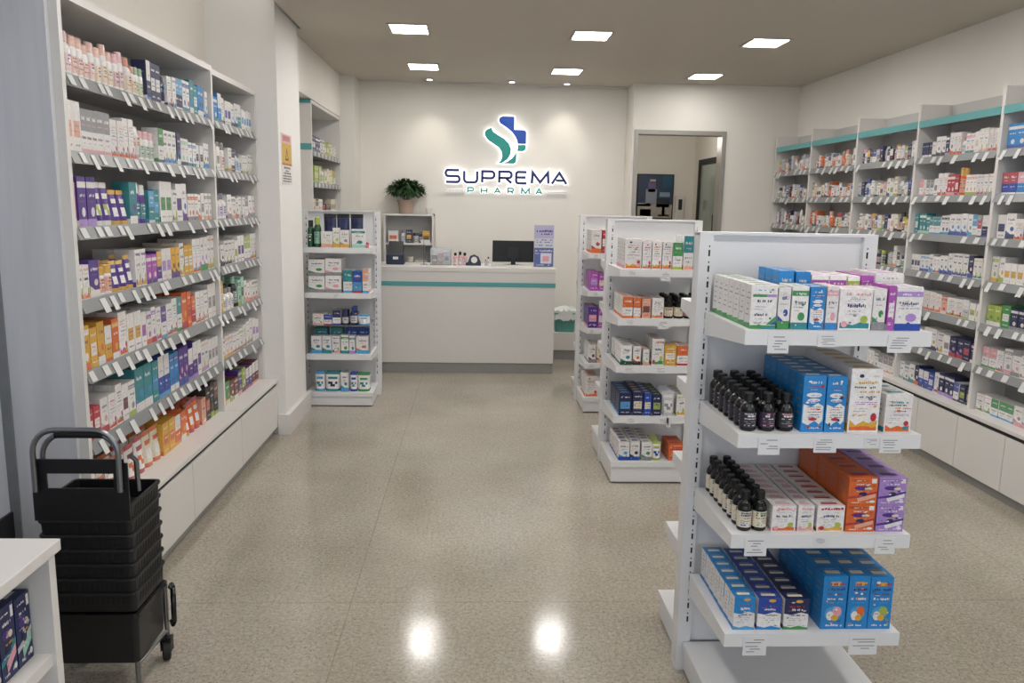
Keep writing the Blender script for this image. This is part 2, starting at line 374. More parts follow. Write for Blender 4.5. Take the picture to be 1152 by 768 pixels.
def wall_bay(name, label, Y0, Y1, xf, xb, face, zs, ztop, base_front, base_z, ztall, side0=True, side1=True, teal=False, ntag=12, split=None, group=None, topthick=.03, drawers=2):
    """face=+1 opens towards +X (left wall), -1 opens towards -X (right wall). root at the bay's floor centre, local -Y faces the room"""
    L = Y1 - Y0; D = abs(xf - xb); rot = PI / 2 if face > 0 else -PI / 2
    t = thing(name, label, 'shelf unit', (xf, (Y0 + Y1) / 2, 0), rot, group)
    h = L / 2; bf = abs(base_front - xf)
    th = .026
    # local: x along the wall, y=0 front plane, +y into the wall
    def side(x): bx(x, 0, 0 if not side0 else base_z, x + th, D, ztall).obj('side_panel', M['lam'], t)
    left_x = -h; right_x = h - th
    if side0: side(left_x)
    if side1: side(right_x)
    a = left_x + (th if side0 else 0); c = right_x if side1 else h
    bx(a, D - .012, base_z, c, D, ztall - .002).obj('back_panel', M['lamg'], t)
    if teal:
        bx(a, .005, ztop - .02, c, D - .012, ztop).obj('top_panel', M['lam'], t)
        bx(a, -.004, ztop - .045, c, .005, ztop).obj('header_strip', M['teal'], t)
    else:
        bx(a, 0, ztop - topthick, c, D - .012, ztop).obj('top_panel', M['lam'], t)
    for li, z in enumerate(zs):
        segs = [(a, c)] if not split else [(a, split - .002), (split + .002, c)]
        sh = MB()
        for (p, q) in segs: sh.box(p, .012, z - .02, q, D - .012, z)
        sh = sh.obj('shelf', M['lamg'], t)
        for (p, q) in segs:
            r = MB(); r.prism([(.012, z + .004), (.009, z + .004), (-.012, z - .042), (.012, z - .042)], lambda u, p=p: (p, u[0], u[1]), lambda u, q=q: (q, u[0], u[1]))
            r.obj('price_rail', M['rail'], sh, fix=True)
        tilt = math.atan2(.021, .046)
        n = ntag; step = (c - a) / n
        for k in range(n):
            if RND.random() < .12: continue
            x = a + step * (k + .5) + RND.uniform(-.3, .3) * step
            low = RND.random() < .45
            hgt = .058 if low else .04
            zc_ = z - .019 - (.012 if low else 0)
            o = price_tag(sh, x, zc_, -.0016 - .0225 * 0 + (.009 - (z + .004 - zc_) * .4565) - .0012, RND.uniform(.03, .048), hgt, ink=False)
            o.rotation_euler = (-tilt, 0, 0)
    # base
    bt = MB(); bt.box(-h, -bf - .004, base_z - .022, h, D, base_z); bt.obj('base_top', M['lam'], t, bevel=.002)
    bx(-h + .002, -bf + .012, .07, h - .002, D, base_z - .022).obj('base_carcass', M['dark'], t)
    dw = (2 * h) / drawers
    for k in range(drawers):
        bx(-h + k * dw + .0025, -bf, .058, -h + (k + 1) * dw - .0025, -bf + .012, base_z - .046).obj('drawer_front', M['lam'], t, bevel=.0015)
    bx(-h, -bf + .03, 0, h, D, .058).obj('plinth', M['kick'], t)
    return t

ZL = [1.998, 1.735, 1.467, 1.2025, .941, .671]; LB = .386
LX = -1.416
bay1 = wall_bay('wall_shelf', 'long white wall shelf bay in the left foreground, behind the black baskets', 2.916, 4.53, LX, XL + .002, 1, ZL, 2.278, -1.3315, LB, 2.278, ntag=16, split=-.01, group='white wall shelf bays on the left')
bay2 = wall_bay('wall_shelf', 'short white wall shelf bay on the left, next to the pillar', 4.531, 5.386, LX, XL + .002, 1, ZL, 2.264, -1.3315, LB, 2.264, side0=False, ntag=9, group='white wall shelf bays on the left', drawers=1)
ZR = [1.938, 1.687, 1.438, 1.19, .938, .686]; RB = .42; RX = 2.9815; RY4 = 4.5652; RP = .8792
rnames = ['farthest right wall bay', 'second farthest right bay', 'middle right wall bay', 'second nearest right bay', 'nearest right wall bay']
rbays = []
for k in range(5):
    y1 = RY4 + (4 - k) * RP; y0 = y1 - RP
    rbays.append((y0, y1))
    wall_bay('wall_shelf', f'white wall shelf bay with teal header strip, {rnames[k]}', y0 + (.0005), y1 - .0005, RX, XR - .002, -1, ZR, 2.182, 2.918, RB, 2.292, side0=(k == 0), side1=True, teal=True, ntag=7, group='white wall shelf bays on the right')
# alcove shelf behind the pillar
ab = thing('wall_shelf', 'narrow white built-in shelf in the alcove behind the left pillar', 'shelf unit', (-1.33, 7.42, 0), PI / 2)
for x in (-.7, .674): bx(x, 0, 0, x + .026, .335, 2.378).obj('side_panel', M['lam'], ab)
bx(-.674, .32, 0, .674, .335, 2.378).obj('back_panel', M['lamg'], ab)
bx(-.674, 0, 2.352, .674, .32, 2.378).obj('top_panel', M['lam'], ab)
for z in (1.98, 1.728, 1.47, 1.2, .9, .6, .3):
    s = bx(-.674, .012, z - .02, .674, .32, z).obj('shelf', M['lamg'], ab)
    r = MB(); r.prism([(.012, z + .004), (.009, z + .004), (-.006, z - .04), (.012, z - .04)], lambda u: (-.674, u[0], u[1]), lambda u: (.674, u[0], u[1])); r.obj('price_rail', M['rail'], s, fix=True)
    if z > 1.6:
        for k in range(8): price_tag(s, -.6 + k * .165, z - .02, -.006, .06, .035, ink=False)
for z0, z1 in ((2.35, 2.412), (1.985, 2.035)):
    bx(-.706, .0, z0, -.7, .14, min(z1, 2.378)).obj('teal_band', M['teal'], ab)

# ------------------------------------------------------------------ products
LOWDET = 0
def dashes(m, x0, x1, z, h, y, col, rng, fill=.8):
    """a line of illegible lettering: short strokes of uneven height"""
    x = x0; L = x1 - x0; col0 = col
    if max(col) < .2: col = tuple(c * .75 + k for c, k in zip(col, rng.choice(((.05, .03, .04), (.02, .03, .09), (.04, .05, .05)))))
    x += rng.uniform(0, .15) * L
    while x < x1:
        w = min(x1 - x, rng.uniform(.035, .11) * L + .0006)
        if rng.random() < fill:
            j = rng.uniform(-.12, .12) * h; hh = h * rng.uniform(.6, 1.0)
            m.face([(x, y, z + j), (x + w, y, z + j + rng.uniform(-.1, .1) * h), (x + w * .96, y, z + j + hh), (x + w * .06, y, z + j + hh * rng.uniform(.8, 1.05))], col)
        x += w + rng.uniform(.008, .03) * L + .0003

def carton(w, d, h, base, acc, acc2, style, rng, det=1):
    m = MB(); B = base; top = tuple(x * .92 for x in (acc if style == 'cap' else base))
    x0, x1 = -w / 2, w / 2; y = -d / 2
    m.box(x0, -d / 2, 0, x1, d / 2, h, cols=[B, top, B, B, B, B])
    yy = y - .0004
    ink = (.09, .09, .16) if sum(B) > 1.0 else (.8, .8, .82)
    def R(a, b, c, e, col, lay=1): m.face([(x0 + a * w, y - .0003 * lay, b * h), (x0 + c * w, y - .0003 * lay, b * h), (x0 + c * w, y - .0003 * lay, e * h), (x0 + a * w, y - .0003 * lay, e * h)], col)
    def P(pts, col, lay=1): m.face([(x0 + a * w, y - .0003 * lay, b * h) for a, b in pts], col)
    def D(a, c, b, t, col, fill=.8, lay=2): dashes(m, x0 + a * w, x0 + c * w, b * h, t * h, y - .0003 * lay, col, rng, fill)
    def blob(cx, cz, rx, rz, col, lay=2, n=9):
        P([(cx + rx * math.cos(2 * PI * k / n), cz + rz * math.sin(2 * PI * k / n)) for k in range(n)], col, lay)
    W = PAL['white']
    if style == 'leaf':
        R(.0, .0, 1, .085, PAL['green']); R(.45, 0, 1, .06, PAL['teal'], 2)
        R(.06, .73, .6, .79, PAL['green']); R(.6, .73, .98, .79, PAL['lilac'])
        D(.12, .7, .87, .03, PAL['sky'], .7); D(.2, .8, .61, .07, PAL['darkgreen']); D(.1, .6, .5, .02, PAL['grey']); D(.1, .5, .44, .02, PAL['grey'])
        D(.12, .66, .3, .06, PAL['navy']); D(.1, .6, .22, .018, PAL['grey'])
        P([(.62, .1), (1, .1), (1, .3), (.8, .2)], PAL['green'], 1); P([(.72, .1), (1, .1), (1, .18)], PAL['royal'], 3)
    elif style == 'bluewave':
        D(.25, .8, .86, .045, W); D(.25, .75, .8, .02, PAL['red']); D(.3, .7, .75, .012, W)
        blob(.5, .66, .36, .045, W); D(.3, .75, .645, .02, PAL['blue'], lay=3); blob(.5, .57, .3, .03, (.75, .8, .9)); D(.3, .7, .56, .015, PAL['red'], lay=3)
        P([(.05, .17), (.3, .12), (.6, .2), (.8, .14), (.95, .2), (.95, .46), (.7, .52), (.4, .45), (.05, .5)], W)
        for z in (.44, .4, .35, .3, .26): D(.2, .85, z, .018, PAL['navy'] if z != .4 else PAL['red'])
        blob(.5, .23, .2, .03, PAL['red']); D(.2, .85, .06, .03, W)
    elif style == 'fruit':
        if det > 1 and h > .15:
            blob(.33, .89, .08, .03, PAL['navy']); D(.7, .9, .88, .025, PAL['silver'])
        D(.15, .85, .77, .05, acc, .95); D(.1, .8, .7, .035, PAL['darkgreen'] if det > 1 else acc2); D(.3, .95, .63, .035, acc2); D(.2, .85, .55, .03, PAL['navy'])
        D(.1, .9, .47, .015, PAL['magenta']); D(.1, .9, .44, .015, PAL['magenta']); D(.1, .6, .37, .015, PAL['grey']); D(.1, .55, .33, .012, PAL['grey'])
        P([(0.05, .06), (.95, .06), (.95, .2), (.75, .13), (.5, .18), (.25, .11), (.05, .2)], acc2); P([(.05, .03), (.95, .03), (.95, .08), (.5, .1), (.05, .08)], PAL['orange'], 2)
        blob(.82, .24, .1, .07, PAL['red'], 3); blob(.8, .12, .12, .05, acc, 4)
    elif style == 'tag':       # white box with pink title and small fruit
        D(.1, .95, .84, .08, acc, .95); D(.2, .8, .74, .02, PAL['grey']); D(.15, .8, .56, .09, PAL['navy'], .9); D(.2, .65, .45, .03, PAL['grey']); D(.2, .6, .38, .02, PAL['grey'])
        P([(.05, .04), (.95, .04), (.95, .16), (.7, .2), (.45, .12), (.05, .18)], acc2); blob(.78, .26, .12, .1, PAL['lime'], 3); blob(.18, .14, .1, .08, acc, 3)
    elif style == 'duo':       # saturated box with blobs
        R(.05, .86, .7, .94, tuple(x * .75 for x in B)); D(.1, .65, .88, .03, W); R(.78, .8, .95, .96, W, 2)
        D(.2, .75, .74, .05, W); blob(.45, .62, .27, .08, PAL['purple'] if acc2 != PAL['purple'] else W); blob(.68, .6, .14, .05, PAL['cream'], 3)
        P([(.0, .3), (.4, .36), (1, .5), (1, .42), (.5, .28), (.0, .22)], acc, 1); D(.3, .8, .47, .035, PAL['yellow']); blob(.5, .4, .15, .08, PAL['navy'], 3)
        P([(.35, .1), (.95, .28), (.95, .42), (.3, .24)], acc2, 2); D(.1, .45, .06, .05, W); D(.6, .9, .08, .05, W); blob(.85, .12, .1, .05, W, 3)
    elif style == 'kids':
        R(.3, .83, .72, .9, PAL['yellow']); D(.2, .9, .84, .05, PAL['red'], .6, 3); D(.15, .9, .74, .055, PAL['navy'], .95); D(.15, .85, .66, .03, PAL['darkred']); D(.1, .85, .56, .05, W); D(.15, .8, .5, .02, PAL['sky'])
        blob(.5, .3, .36, .14, PAL['sky'], 2, 12); blob(.64, .34, .2, .1, acc, 3); blob(.36, .26, .16, .09, W, 4); blob(.55, .22, .16, .06, PAL['yellow'], 5); D(.1, .9, .06, .04, W)
    elif style == 'cap':
        P([(0, .52), (.3, .48), (.7, .56), (1, .5), (1, 1), (0, 1)], acc); blob(.6, .92, .16, .05, PAL['yellow']); D(.2, .8, .72, .07, PAL['red'], .6, 3); D(.25, .75, .62, .07, W, .9, 3)
        D(.3, .85, .44, .05, PAL['navy'], .9); D(.2, .8, .36, .02, PAL['grey']); D(.2, .75, .3, .02, PAL['grey']); P([(0, 0), (1, 0), (1, .06), (.6, .12), (.3, .06), (0, .12)], acc2)
    elif style == 'solid':
        D(.15, .85, .8, .06, W); R(.12, .3, .88, .62, acc); D(.2, .8, .5, .05, acc2); D(.2, .8, .4, .03, B if sum(B) < 1 else ink); D(.15, .85, .12, .05, W if sum(B) < 1.2 else acc2)
    elif style == 'stripe':
        R(0, .78, 1, .9, acc); D(.15, .85, .81, .05, W); D(.15, .85, .6, .07, ink); D(.15, .7, .5, .03, PAL['grey']); R(0, 0, 1, .16, acc2); blob(.6, .3, .22, .1, acc)
    elif style == 'low':       # mostly plain white with coloured foot
        D(.15, .85, .72, .09, ink); D(.15, .7, .6, .03, PAL['grey']); R(.0, 0, 1, .2, acc); P([(0, .2), (.5, .2), (0, .34)], acc2); blob(.65, .4, .2, .09, acc2)
    else:                      # half
        R(0, .5, 1, 1, acc); D(.15, .85, .75, .09, W); D(.2, .8, .62, .04, acc2); D(.15, .85, .33, .06, ink); D(.2, .7, .22, .03, PAL['grey']); R(0, 0, 1, .1, acc2)
    if det > 1:
        for _ in range(7 if style in ('duo', 'kids', 'bluewave') else 4):
            cc = rng.choice((acc, acc2, W, tuple(x * .7 for x in B), PAL['grey'], acc)); blob(rng.uniform(.12, .88), rng.uniform(.08, .92), rng.uniform(.03, .1), rng.uniform(.012, .035), cc, 6, 6)
        for _ in range(3): D(.1, rng.uniform(.4, .9), rng.uniform(.1, .9), .018, rng.choice((PAL['grey'], acc, ink)), .6, 7)
    # sides and top
    for sx in (-1, 1):
        xs = sx * (w / 2 + .0003); c2 = base if style in ('kids', 'duo', 'bluewave') else acc if style not in ('leaf',) else PAL['green']
        q = [(xs, -d * .5, 0), (xs, d * .5, 0), (xs, d * .5, h * .1), (xs, -d * .5, h * .14)]
        m.face(q if sx > 0 else q[::-1], c2)
        for z in ([.3, .42, .55, .68, .8] if det > 1 else [.5, .7]):
            a = rng.uniform(-.35, -.1) * d; b = rng.uniform(.1, .35) * d
            q = [(xs, a, h * z), (xs, b, h * z), (xs, b, h * (z + .025)), (xs, a, h * (z + .025))]
            m.face(q if sx > 0 else q[::-1], PAL['grey'])
    if det > 1:
        z = h + .0003
        c3 = acc if style not in ('cap', 'kids') else PAL['cream']
        m.face([(-w * .3, -d * .2, z), (w * .3, -d * .2, z), (w * .3, d * .1, z), (-w * .3, d * .1, z)], c3)
        m.face([(-w * .25, d * .2, z), (w * .2, d * .2, z), (w * .2, d * .3, z), (-w * .25, d * .3, z)], PAL['grey'])
    return m.mesh('medicine_carton', [M['card']])

def arc(m, r, a0, a1, z0, z1, col, n=3, cx=0, cy=0):
    for k in range(n):
        p, q = a0 + (a1 - a0) * k / n, a0 + (a1 - a0) * (k + 1) / n
        f = lambda a, z: (cx + r * math.sin(a), cy - r * math.cos(a), z)
        m.face([f(p, z0), f(q, z0), f(q, z1), f(p, z1)], col, 0, True)

def bottle(w, h, base, capc, lab, rng, kind='b', seg=14):
    r = w / 2; m = MB(); W = PAL['white']
    if kind == 'b':
        m.lathe([(r * .93, 0, base), (r, h * .03, base), (r, h * .62, base), (r * .82, h * .7, base), (r * .55, h * .76, capc), (r * .62, h * .77, capc), (r * .62, h * .98, capc), (r * .55, h, capc)], seg)
    elif kind == 'w':   # wide cap shampoo style
        m.lathe([(r * .95, 0, base), (r, h * .03, base), (r, h * .68, base), (r * .9, h * .74, capc), (r * .92, h * .75, capc), (r * .86, h * .97, capc), (r * .78, h, capc)], seg, sy=.7)
    elif kind == 'p':   # pump
        m.lathe([(r * .95, 0, base), (r, h * .03, base), (r, h * .6, base), (r * .7, h * .67, capc), (r * .4, h * .7, capc), (r * .4, h * .76, capc), (r * .14, h * .77, capc), (r * .14, h * .92, capc), (r * .3, h * .93, capc), (r * .3, h, capc)], seg)
        m.box(-r * .12, -r * .95, h * .93, r * .12, 0, h * .985, capc)
    elif kind == 'j':
        m.lathe([(r * .95, 0, base), (r, h * .04, base), (r, h * .66, base), (r * .95, h * .7, capc), (r * 1.0, h * .71, capc), (r * 1.0, h * .97, capc), (r * .93, h, capc)], seg)
    else:               # tube standing on its cap
        m.lathe([(r * .75, 0, capc), (r * .75, h * .16, base), (r * .85, h * .17, base), (r * .95, h * .4, base)], seg, sy=.8)
        m.lathe([(r * .95, h * .4, base), (r, h * .7, base)], seg, sy=.72, cap=False)
        n = len(m.v); cs = [(math.cos(2 * PI * i / seg), math.sin(2 * PI * i / seg)) for i in range(seg)]
        m.v += [(r * a, r * .72 * b, h * .7) for a, b in cs] + [(r * 1.02 * a, r * .06 * b, h) for a, b in cs]
        for i in range(seg):
            j = (i + 1) % seg; m.f.append((n + i, n + j, n + seg + j, n + seg + i)); m.c.append(base); m.m.append(0); m.s.append(True)
        m.face([(r * 1.02 * a, r * .06 * b, h) for a, b in cs], base)
        D = r * .98
        for z, c in ((.62, lab), (.5, lab), (.44, PAL['grey'])):
            ww = rng.uniform(.3, .6) * r; m.face([(-ww, -D * .82, h * z), (ww, -D * .82, h * z), (ww, -D * .8, h * (z + .05)), (-ww, -D * .8, h * (z + .05))], c)
        return m.mesh('cream_tube', [M['plast']])
    sy = .7 if kind == 'w' else 1
    a0, b0 = len(m.v), 0
    lz0, lz1 = (.12, .52) if kind != 'j' else (.1, .6)
    arc(m, r * 1.008, -1.1, 1.1, h * lz0, h * lz1, lab, 6)
    ink = W if sum(lab) < 1.0 else (.1, .1, .16)
    for z in (.82, .62, .5, .3):
        aw = rng.uniform(.3, .8); arc(m, r * 1.018, -aw, aw, h * (lz0 + (lz1 - lz0) * z), h * (lz0 + (lz1 - lz0) * (z + .09)), ink if z != .5 else rng.choice((base, PAL['grey'], capc)), 3)
    for i in range(a0, len(m.v)):
        x, y, z = m.v[i]; m.v[i] = (x, y * sy, z)
    return m.mesh('bottle', [M['plast']])

def pouch(w, d, h, base, acc, acc2, rng, lab=None):
    m = MB(); nx, nz = 6, 8; W = lab or PAL['white']
    def pt(i, k, s):
        u, v = i / nx, k / nz
        bul = math.sin(PI * u) ** .5 * (1 - v ** 2.2) * .5 * d * (.75 + .25 * math.sin(PI * min(1, v * 1.6 + .2)))
        ww = w * (1 - .06 * math.sin(PI * v))
        return ((u - .5) * ww, s * bul, v * h)
    for s in (-1, 1):
        for k in range(nz):
            v = k / nz
            for i in range(nx):
                u = i / nx
                c = base
                if v > .86: c = acc
                elif .55 < v < .74 and 0 < i < nx - 1: c = W if sum(base) < 1.2 else acc
                elif .22 < v < .5 and 1 <= i < nx - 1: c = acc2 if (i + k) % 3 else W
                elif v < .12: c = acc
                q = [pt(i, k, s), pt(i + 1, k, s), pt(i + 1, k + 1, s), pt(i, k + 1, s)]
                m.face(q if s < 0 else q[::-1], c, 0, False)
    m.face([pt(i, 0, -1) for i in range(nx + 1)] + [pt(i, 0, 1) for i in range(nx - 1, 0, -1)], base)
    return m.mesh('pouch', [M['plast']], fix=False)

KIND = {'c': ('medicine_carton', 'carton', 'carton'), 'b': ('bottle', 'bottle', 'bottle'), 'w': ('bottle', 'bottle', 'bottle'), 'p': ('pump_bottle', 'bottle', 'pump bottle'),
        'j': ('jar', 'jar', 'jar'), 't': ('cream_tube', 'tube', 'tube'), 'u': ('pouch', 'pouch', 'pouch')}
ORD = ['', 'first', 'second', 'third', 'fourth', 'fifth', 'sixth', 'seventh', 'eighth', 'ninth', 'tenth', 'eleventh', 'twelfth', 'thirteenth', 'fourteenth', 'fifteenth', 'sixteenth', 'seventeenth', 'eighteenth', 'nineteenth', 'twentieth']
def ordn(n):
    if n <= 20: return ORD[n]
    return ('twenty-', 'thirty-', 'forty-')[n // 10 - 2] + ORD[n % 10] if n % 10 else ('', '', 'twentieth', 'thirtieth', 'fortieth')[n // 10]
CNAME = dict(darkred='dark red', darkgreen='dark green', royal='blue', sky='light blue', silver='silver grey')
cn = lambda c: CNAME.get(c, c)
PRODUCTS = []
def put(name, cat, me, loc, rotz, label, group, rng, order=0):
    if len(label.split()) > 16: label = label.replace(' of nearest gondola', ', nearest gondola').replace(' of left end gondola', ', left end gondola')
    o = link(name, me, None, loc, rotz); tag(o, label, cat, group); PRODUCTS.append((o, order)); return o

STYLES = ['solid', 'stripe', 'low', 'half', 'fruit', 'tag']
def mk(kind, w, d, h, bn, an, a2n, style, rng, det):
    B, A, A2 = PAL[bn], PAL[an], PAL[a2n]
    if det < 2:
        g = (.42, .41, .4); f = lambda c, k=.16: tuple(x * (1 - k) + y * k for x, y in zip(c, g)); B, A, A2 = f(B, .06), f(A), f(A2)
        if kind in 'bwp' and bn == 'white': A2 = tuple(x * .5 + y * .5 for x, y in zip(A2, PAL['white'])); A = tuple(x * .75 + y * .25 for x, y in zip(A, PAL['white']))
    B = jit(B, rng, .06)
    if kind == 'c': return carton(w, d, h, B, A, A2, style or rng.choice(STYLES[:4] if sum(B) < 1.2 else STYLES), rng, det)
    if kind == 'u': return pouch(w, d, h, B, A, A2, rng)
    return bottle(w, h, B, A, A2, rng, kind, 12 if det < 2 else 18)

def fill(unit, level, P0, rotz, length, spec, rows=1, rng=None, depth=None, group=None, det=1, setback=.015, zmax=None):
    """spec: 'kind base accent accent2 height_cm width_cm count [style]' separated by ; placed left to right as a shopper sees the shelf"""
    rng = rng or RND
    items = []
    for s in spec.split(';'):
        p = s.split()
        if not p: continue
        k, bn, an, a2 = p[:4]; h, w, n = float(p[4]) / 100, float(p[5]) / 100, int(p[6]); st = p[7] if len(p) > 7 else None
        left = n
        while left > 0:
            run = min(left, rng.choice((1, 1, 2, 2, 3))) if not st else left
            hh = h * rng.uniform(.86, 1.08); ww = w * rng.uniform(.9, 1.1)
            if zmax: hh = min(hh, zmax)
            items.append((k, bn, an, a2, hh, ww, run, st)); left -= run
    tot = sum(i[5] * i[6] for i in items) + .004 * sum(i[6] for i in items)
    ks = length / tot
    u = Vector((math.cos(rotz), math.sin(rotz), 0)); inw = Vector((-math.sin(rotz), math.cos(rotz), 0))
    x = 0; idx = 0
    for (k, bn, an, a2, hh, ww, run, st) in items:
        ww = ww * ks; d = (depth or rng.uniform(.05, .075)) if k in 'cu' else ww
        if k == 'u': d = min(d, .05)
        me = mk(k, ww, d, hh, bn, an, a2, st, rng, det)
        nm, cat, word = KIND[k]
        for r_ in range(run):
            idx += 1
            cx = x + ww / 2 + .002 * ks; x += ww + .004 * ks
            desc = f'{cn(bn)} and {cn(an)} {word}' if bn != an else f'{cn(bn)} {word}'
            g = f'{word}s on the {level} of the {unit}'
            for rr in range(rows):
                if rr and k not in 'cbju': continue
                sb = setback + d / 2 + rr * (d + .004) + rng.uniform(0, .006 if rows == 1 else .001)
                p = Vector(P0) + u * cx + inw * sb
                lb = f'{desc}, {ordn(idx)} from left, {level} of {unit}' if rr == 0 else f'{desc} behind {ordn(idx)} from left, {level} of {unit}'
                put(nm, cat, me, p, rotz + (rng.uniform(-.05, .05) if rows == 1 and k != 'w' else 0) * (1 if ww > .05 else .5), lb, g, rng, rr)

LV = ['top shelf', 'second shelf', 'third shelf', 'fourth shelf', 'fifth shelf', 'sixth shelf', 'bottom ledge']
L1 = ["b white pink pink 15 6 2; w white peach orange 15 6 4; w white peach yellow 15 6 3;w white pink red 15 6 2; b white orange yellow 14 6 2; w white green lime 14 6 2; c navy white blue 16 6 3;t navy white sky 15 5 2; c white navy blue 14 6 2; c navy sky white 15 6 2; c white royal teal 14 6 2; c teal white blue 16 6 2; c blue white navy 15 6 2; c white blue sky 13 6 1",
      "c white peach grey 17 6 2; c white grey pink 15 5 3; c white grey pink 18 7 2; c white pink grey 15 6 4; t white pink orange 15 5 2; w white pink green 14 6 3; c white green navy 17 8 1; c white navy blue 15 6 3; c navy white blue 16 6 1; c white mint navy 15 6 2; c white blue teal 14 6 2; c white navy yellow 13 6 2; c white blue navy 13 6 2",
      "c pink white red 16 5 1; c purple white lilac 18 7 2; u purple white lime 18 8 2; u purple yellow white 16 7 2; c teal white purple 17 7 1; w purple white teal 17 6 2; c teal sky white 14 6 2; c white green grey 19 7 2; c white navy lime 15 6 1; c white purple royal 18 7 2; c white orange grey 14 5 4; c white grey peach 14 5 3",
      "c white peach orange 12 5 2; c purple white cream 14 8 1; j white yellow peach 11 7 2; u purple yellow white 14 7 3; c white purple yellow 15 6 2; c magenta white purple 14 6 2; c purple yellow white 15 6 1; c white lilac yellow 16 6 2; c yellow purple black 15 6 2; c white black yellow 15 6 1; c yellow white purple 14 6 2; c white grey sky 19 6 2; c white green lilac 18 6 2; c white orange lime 17 6 2",
      "c yellow white orange 16 6 4; c orange yellow white 16 6 1; c white yellow magenta 17 7 1; c white yellow purple 15 6 2; c white magenta orange 15 5 2; c white lilac red 15 5 2; c white purple sky 16 6 2; c white teal green 16 6 2; c orange red yellow 17 6 2; c red orange white 16 6 1; c white grey silver 18 6 2; c white grey peach 18 6 3",
      "c red white pink 13 5 2; c white red pink 15 6 2; c white darkred grey 16 6 2; c white grey lime 15 6 1; c teal white blue 18 8 2; c teal blue white 18 7 1; c royal white sky 18 6 2; c blue royal white 17 6 2; c purple royal pink 17 6 2; c purple white lilac 17 6 2; c white purple lilac 17 5 1; c white peach lilac 16 5 2; c white grey pink 16 5 3",
      "u white orange peach 17 8 2; u white orange yellow 17 8 2; u white red orange 17 8 2; u cream orange white 16 8 2; c yellow orange white 15 7 2; c orange white yellow 16 7 2; u orange yellow white 15 7 1; u orange red white 16 8 2; c peach orange white 15 7 1; c black orange grey 19 7 1; c black brown lime 20 6 2"]
L2 = ["c blue white teal 15 6 3; c white royal navy 14 6 3; c white navy sky 14 6 2; c teal white sky 14 7 1; c white sky grey 12 5 2; c white blue cream 13 5 2",
      "c white grey navy 14 5 2; w white black peach 16 6 2; c white lime orange 13 5 1; c navy white blue 13 6 1; b white navy sky 14 5 2; c white grey lime 12 5 2; c white navy cream 12 5 2",
      "u navy white blue 15 7 1; b white navy lilac 15 6 2; c white grey peach 13 6 2; c white orange grey 13 5 1; c white grey silver 14 6 2; c white grey pink 14 5 3",
      "c black peach white 15 5 1; c white black navy 14 5 3; c white lime grey 15 5 2; c white purple grey 16 5 2; c white lime lilac 16 5 2; c white grey lime 15 5 2",
      "c yellow white lime 17 7 1; b white lilac grey 13 6 1; b white black silver 14 6 2; b black mint grey 17 5 1; c mint black lime 16 5 2; c white peach orange 13 5 3; c white brown peach 14 5 2",
      "c white red lime 12 6 1; c white peach yellow 13 5 2; c white grey red 13 5 2; c white lime grey 14 5 2; c white pink grey 15 5 2; c white lilac peach 15 5 2",
      "c orange lime green 13 6 1; c green cream orange 13 6 1; c darkred lime white 14 6 2; c purple lime pink 15 6 1; c lime darkred white 15 6 1; c purple white red 15 5 2; c darkred white peach 16 5 2"]
for i in range(7):
    z = (ZL + [LB])[i] + .0005
    rows = 1 if i < 3 else 2
    fill('near left wall bay', LV[i], (LX - .004 - (.012 if i == 6 else 0), 2.916 + .035, z), PI / 2, 1.614 - .07, L1[i], rows, random.Random(100 + i), depth=.085 if rows > 1 else None)
    fill('far left wall bay', LV[i], (LX - .004 - (.012 if i == 6 else 0), 4.531 + .008, z), PI / 2, .855 - .045, L2[i], rows, random.Random(200 + i), depth=.085 if rows > 1 else None)

R3 = ["c navy white purple 13 6 2; c white navy cream 13 6 1; c white black grey 14 7 1; c navy white lilac 14 6 1; c white orange brown 15 6 2; b white red teal 14 7 1; c white pink teal 13 6 1; c white cream pink 16 6 2; c white peach red 15 6 2",
      "c white pink peach 12 5 2; c white grey royal 12 6 2; c white pink navy 17 9 1; c red white pink 14 6 2; j orange yellow peach 19 6 1; c white peach lime 14 6 2; c white lilac red 14 5 1; c white peach grey 16 6 2",
      "c teal white mint 15 6 3; c white teal blue 13 6 2; c white navy sky 13 6 1; c white royal sky 15 8 2; c white sky grey 15 7 1; c white red navy 13 6 1; c navy white royal 15 6 1",
      "c white navy royal 13 5 2; c white sky royal 14 6 2; c white red grey 12 5 1; c white royal teal 15 6 2; c white navy royal 15 6 2; c navy royal white 15 7 1; c white yellow teal 13 6 1; c white navy lime 14 5 1",
      "c white grey peach 13 6 1; c white navy red 14 6 1; c white orange peach 14 6 2; c peach red white 14 6 1; c white navy lime 14 7 1; c silver white lime 13 6 1; c white lime yellow 12 6 1",
      "c white red peach 13 6 2; c white green sky 13 5 1; c white navy yellow 15 7 2; c white grey red 15 6 1; c navy red lilac 16 7 2; c navy pink white 15 6 1",
      "c white teal grey 14 6 2; c navy orange white 15 6 1; c royal white navy 15 6 2; c white navy royal 16 6 1; c navy white lilac 16 6 2; c white royal navy 14 6 1; c navy lime white 14 7 1"]
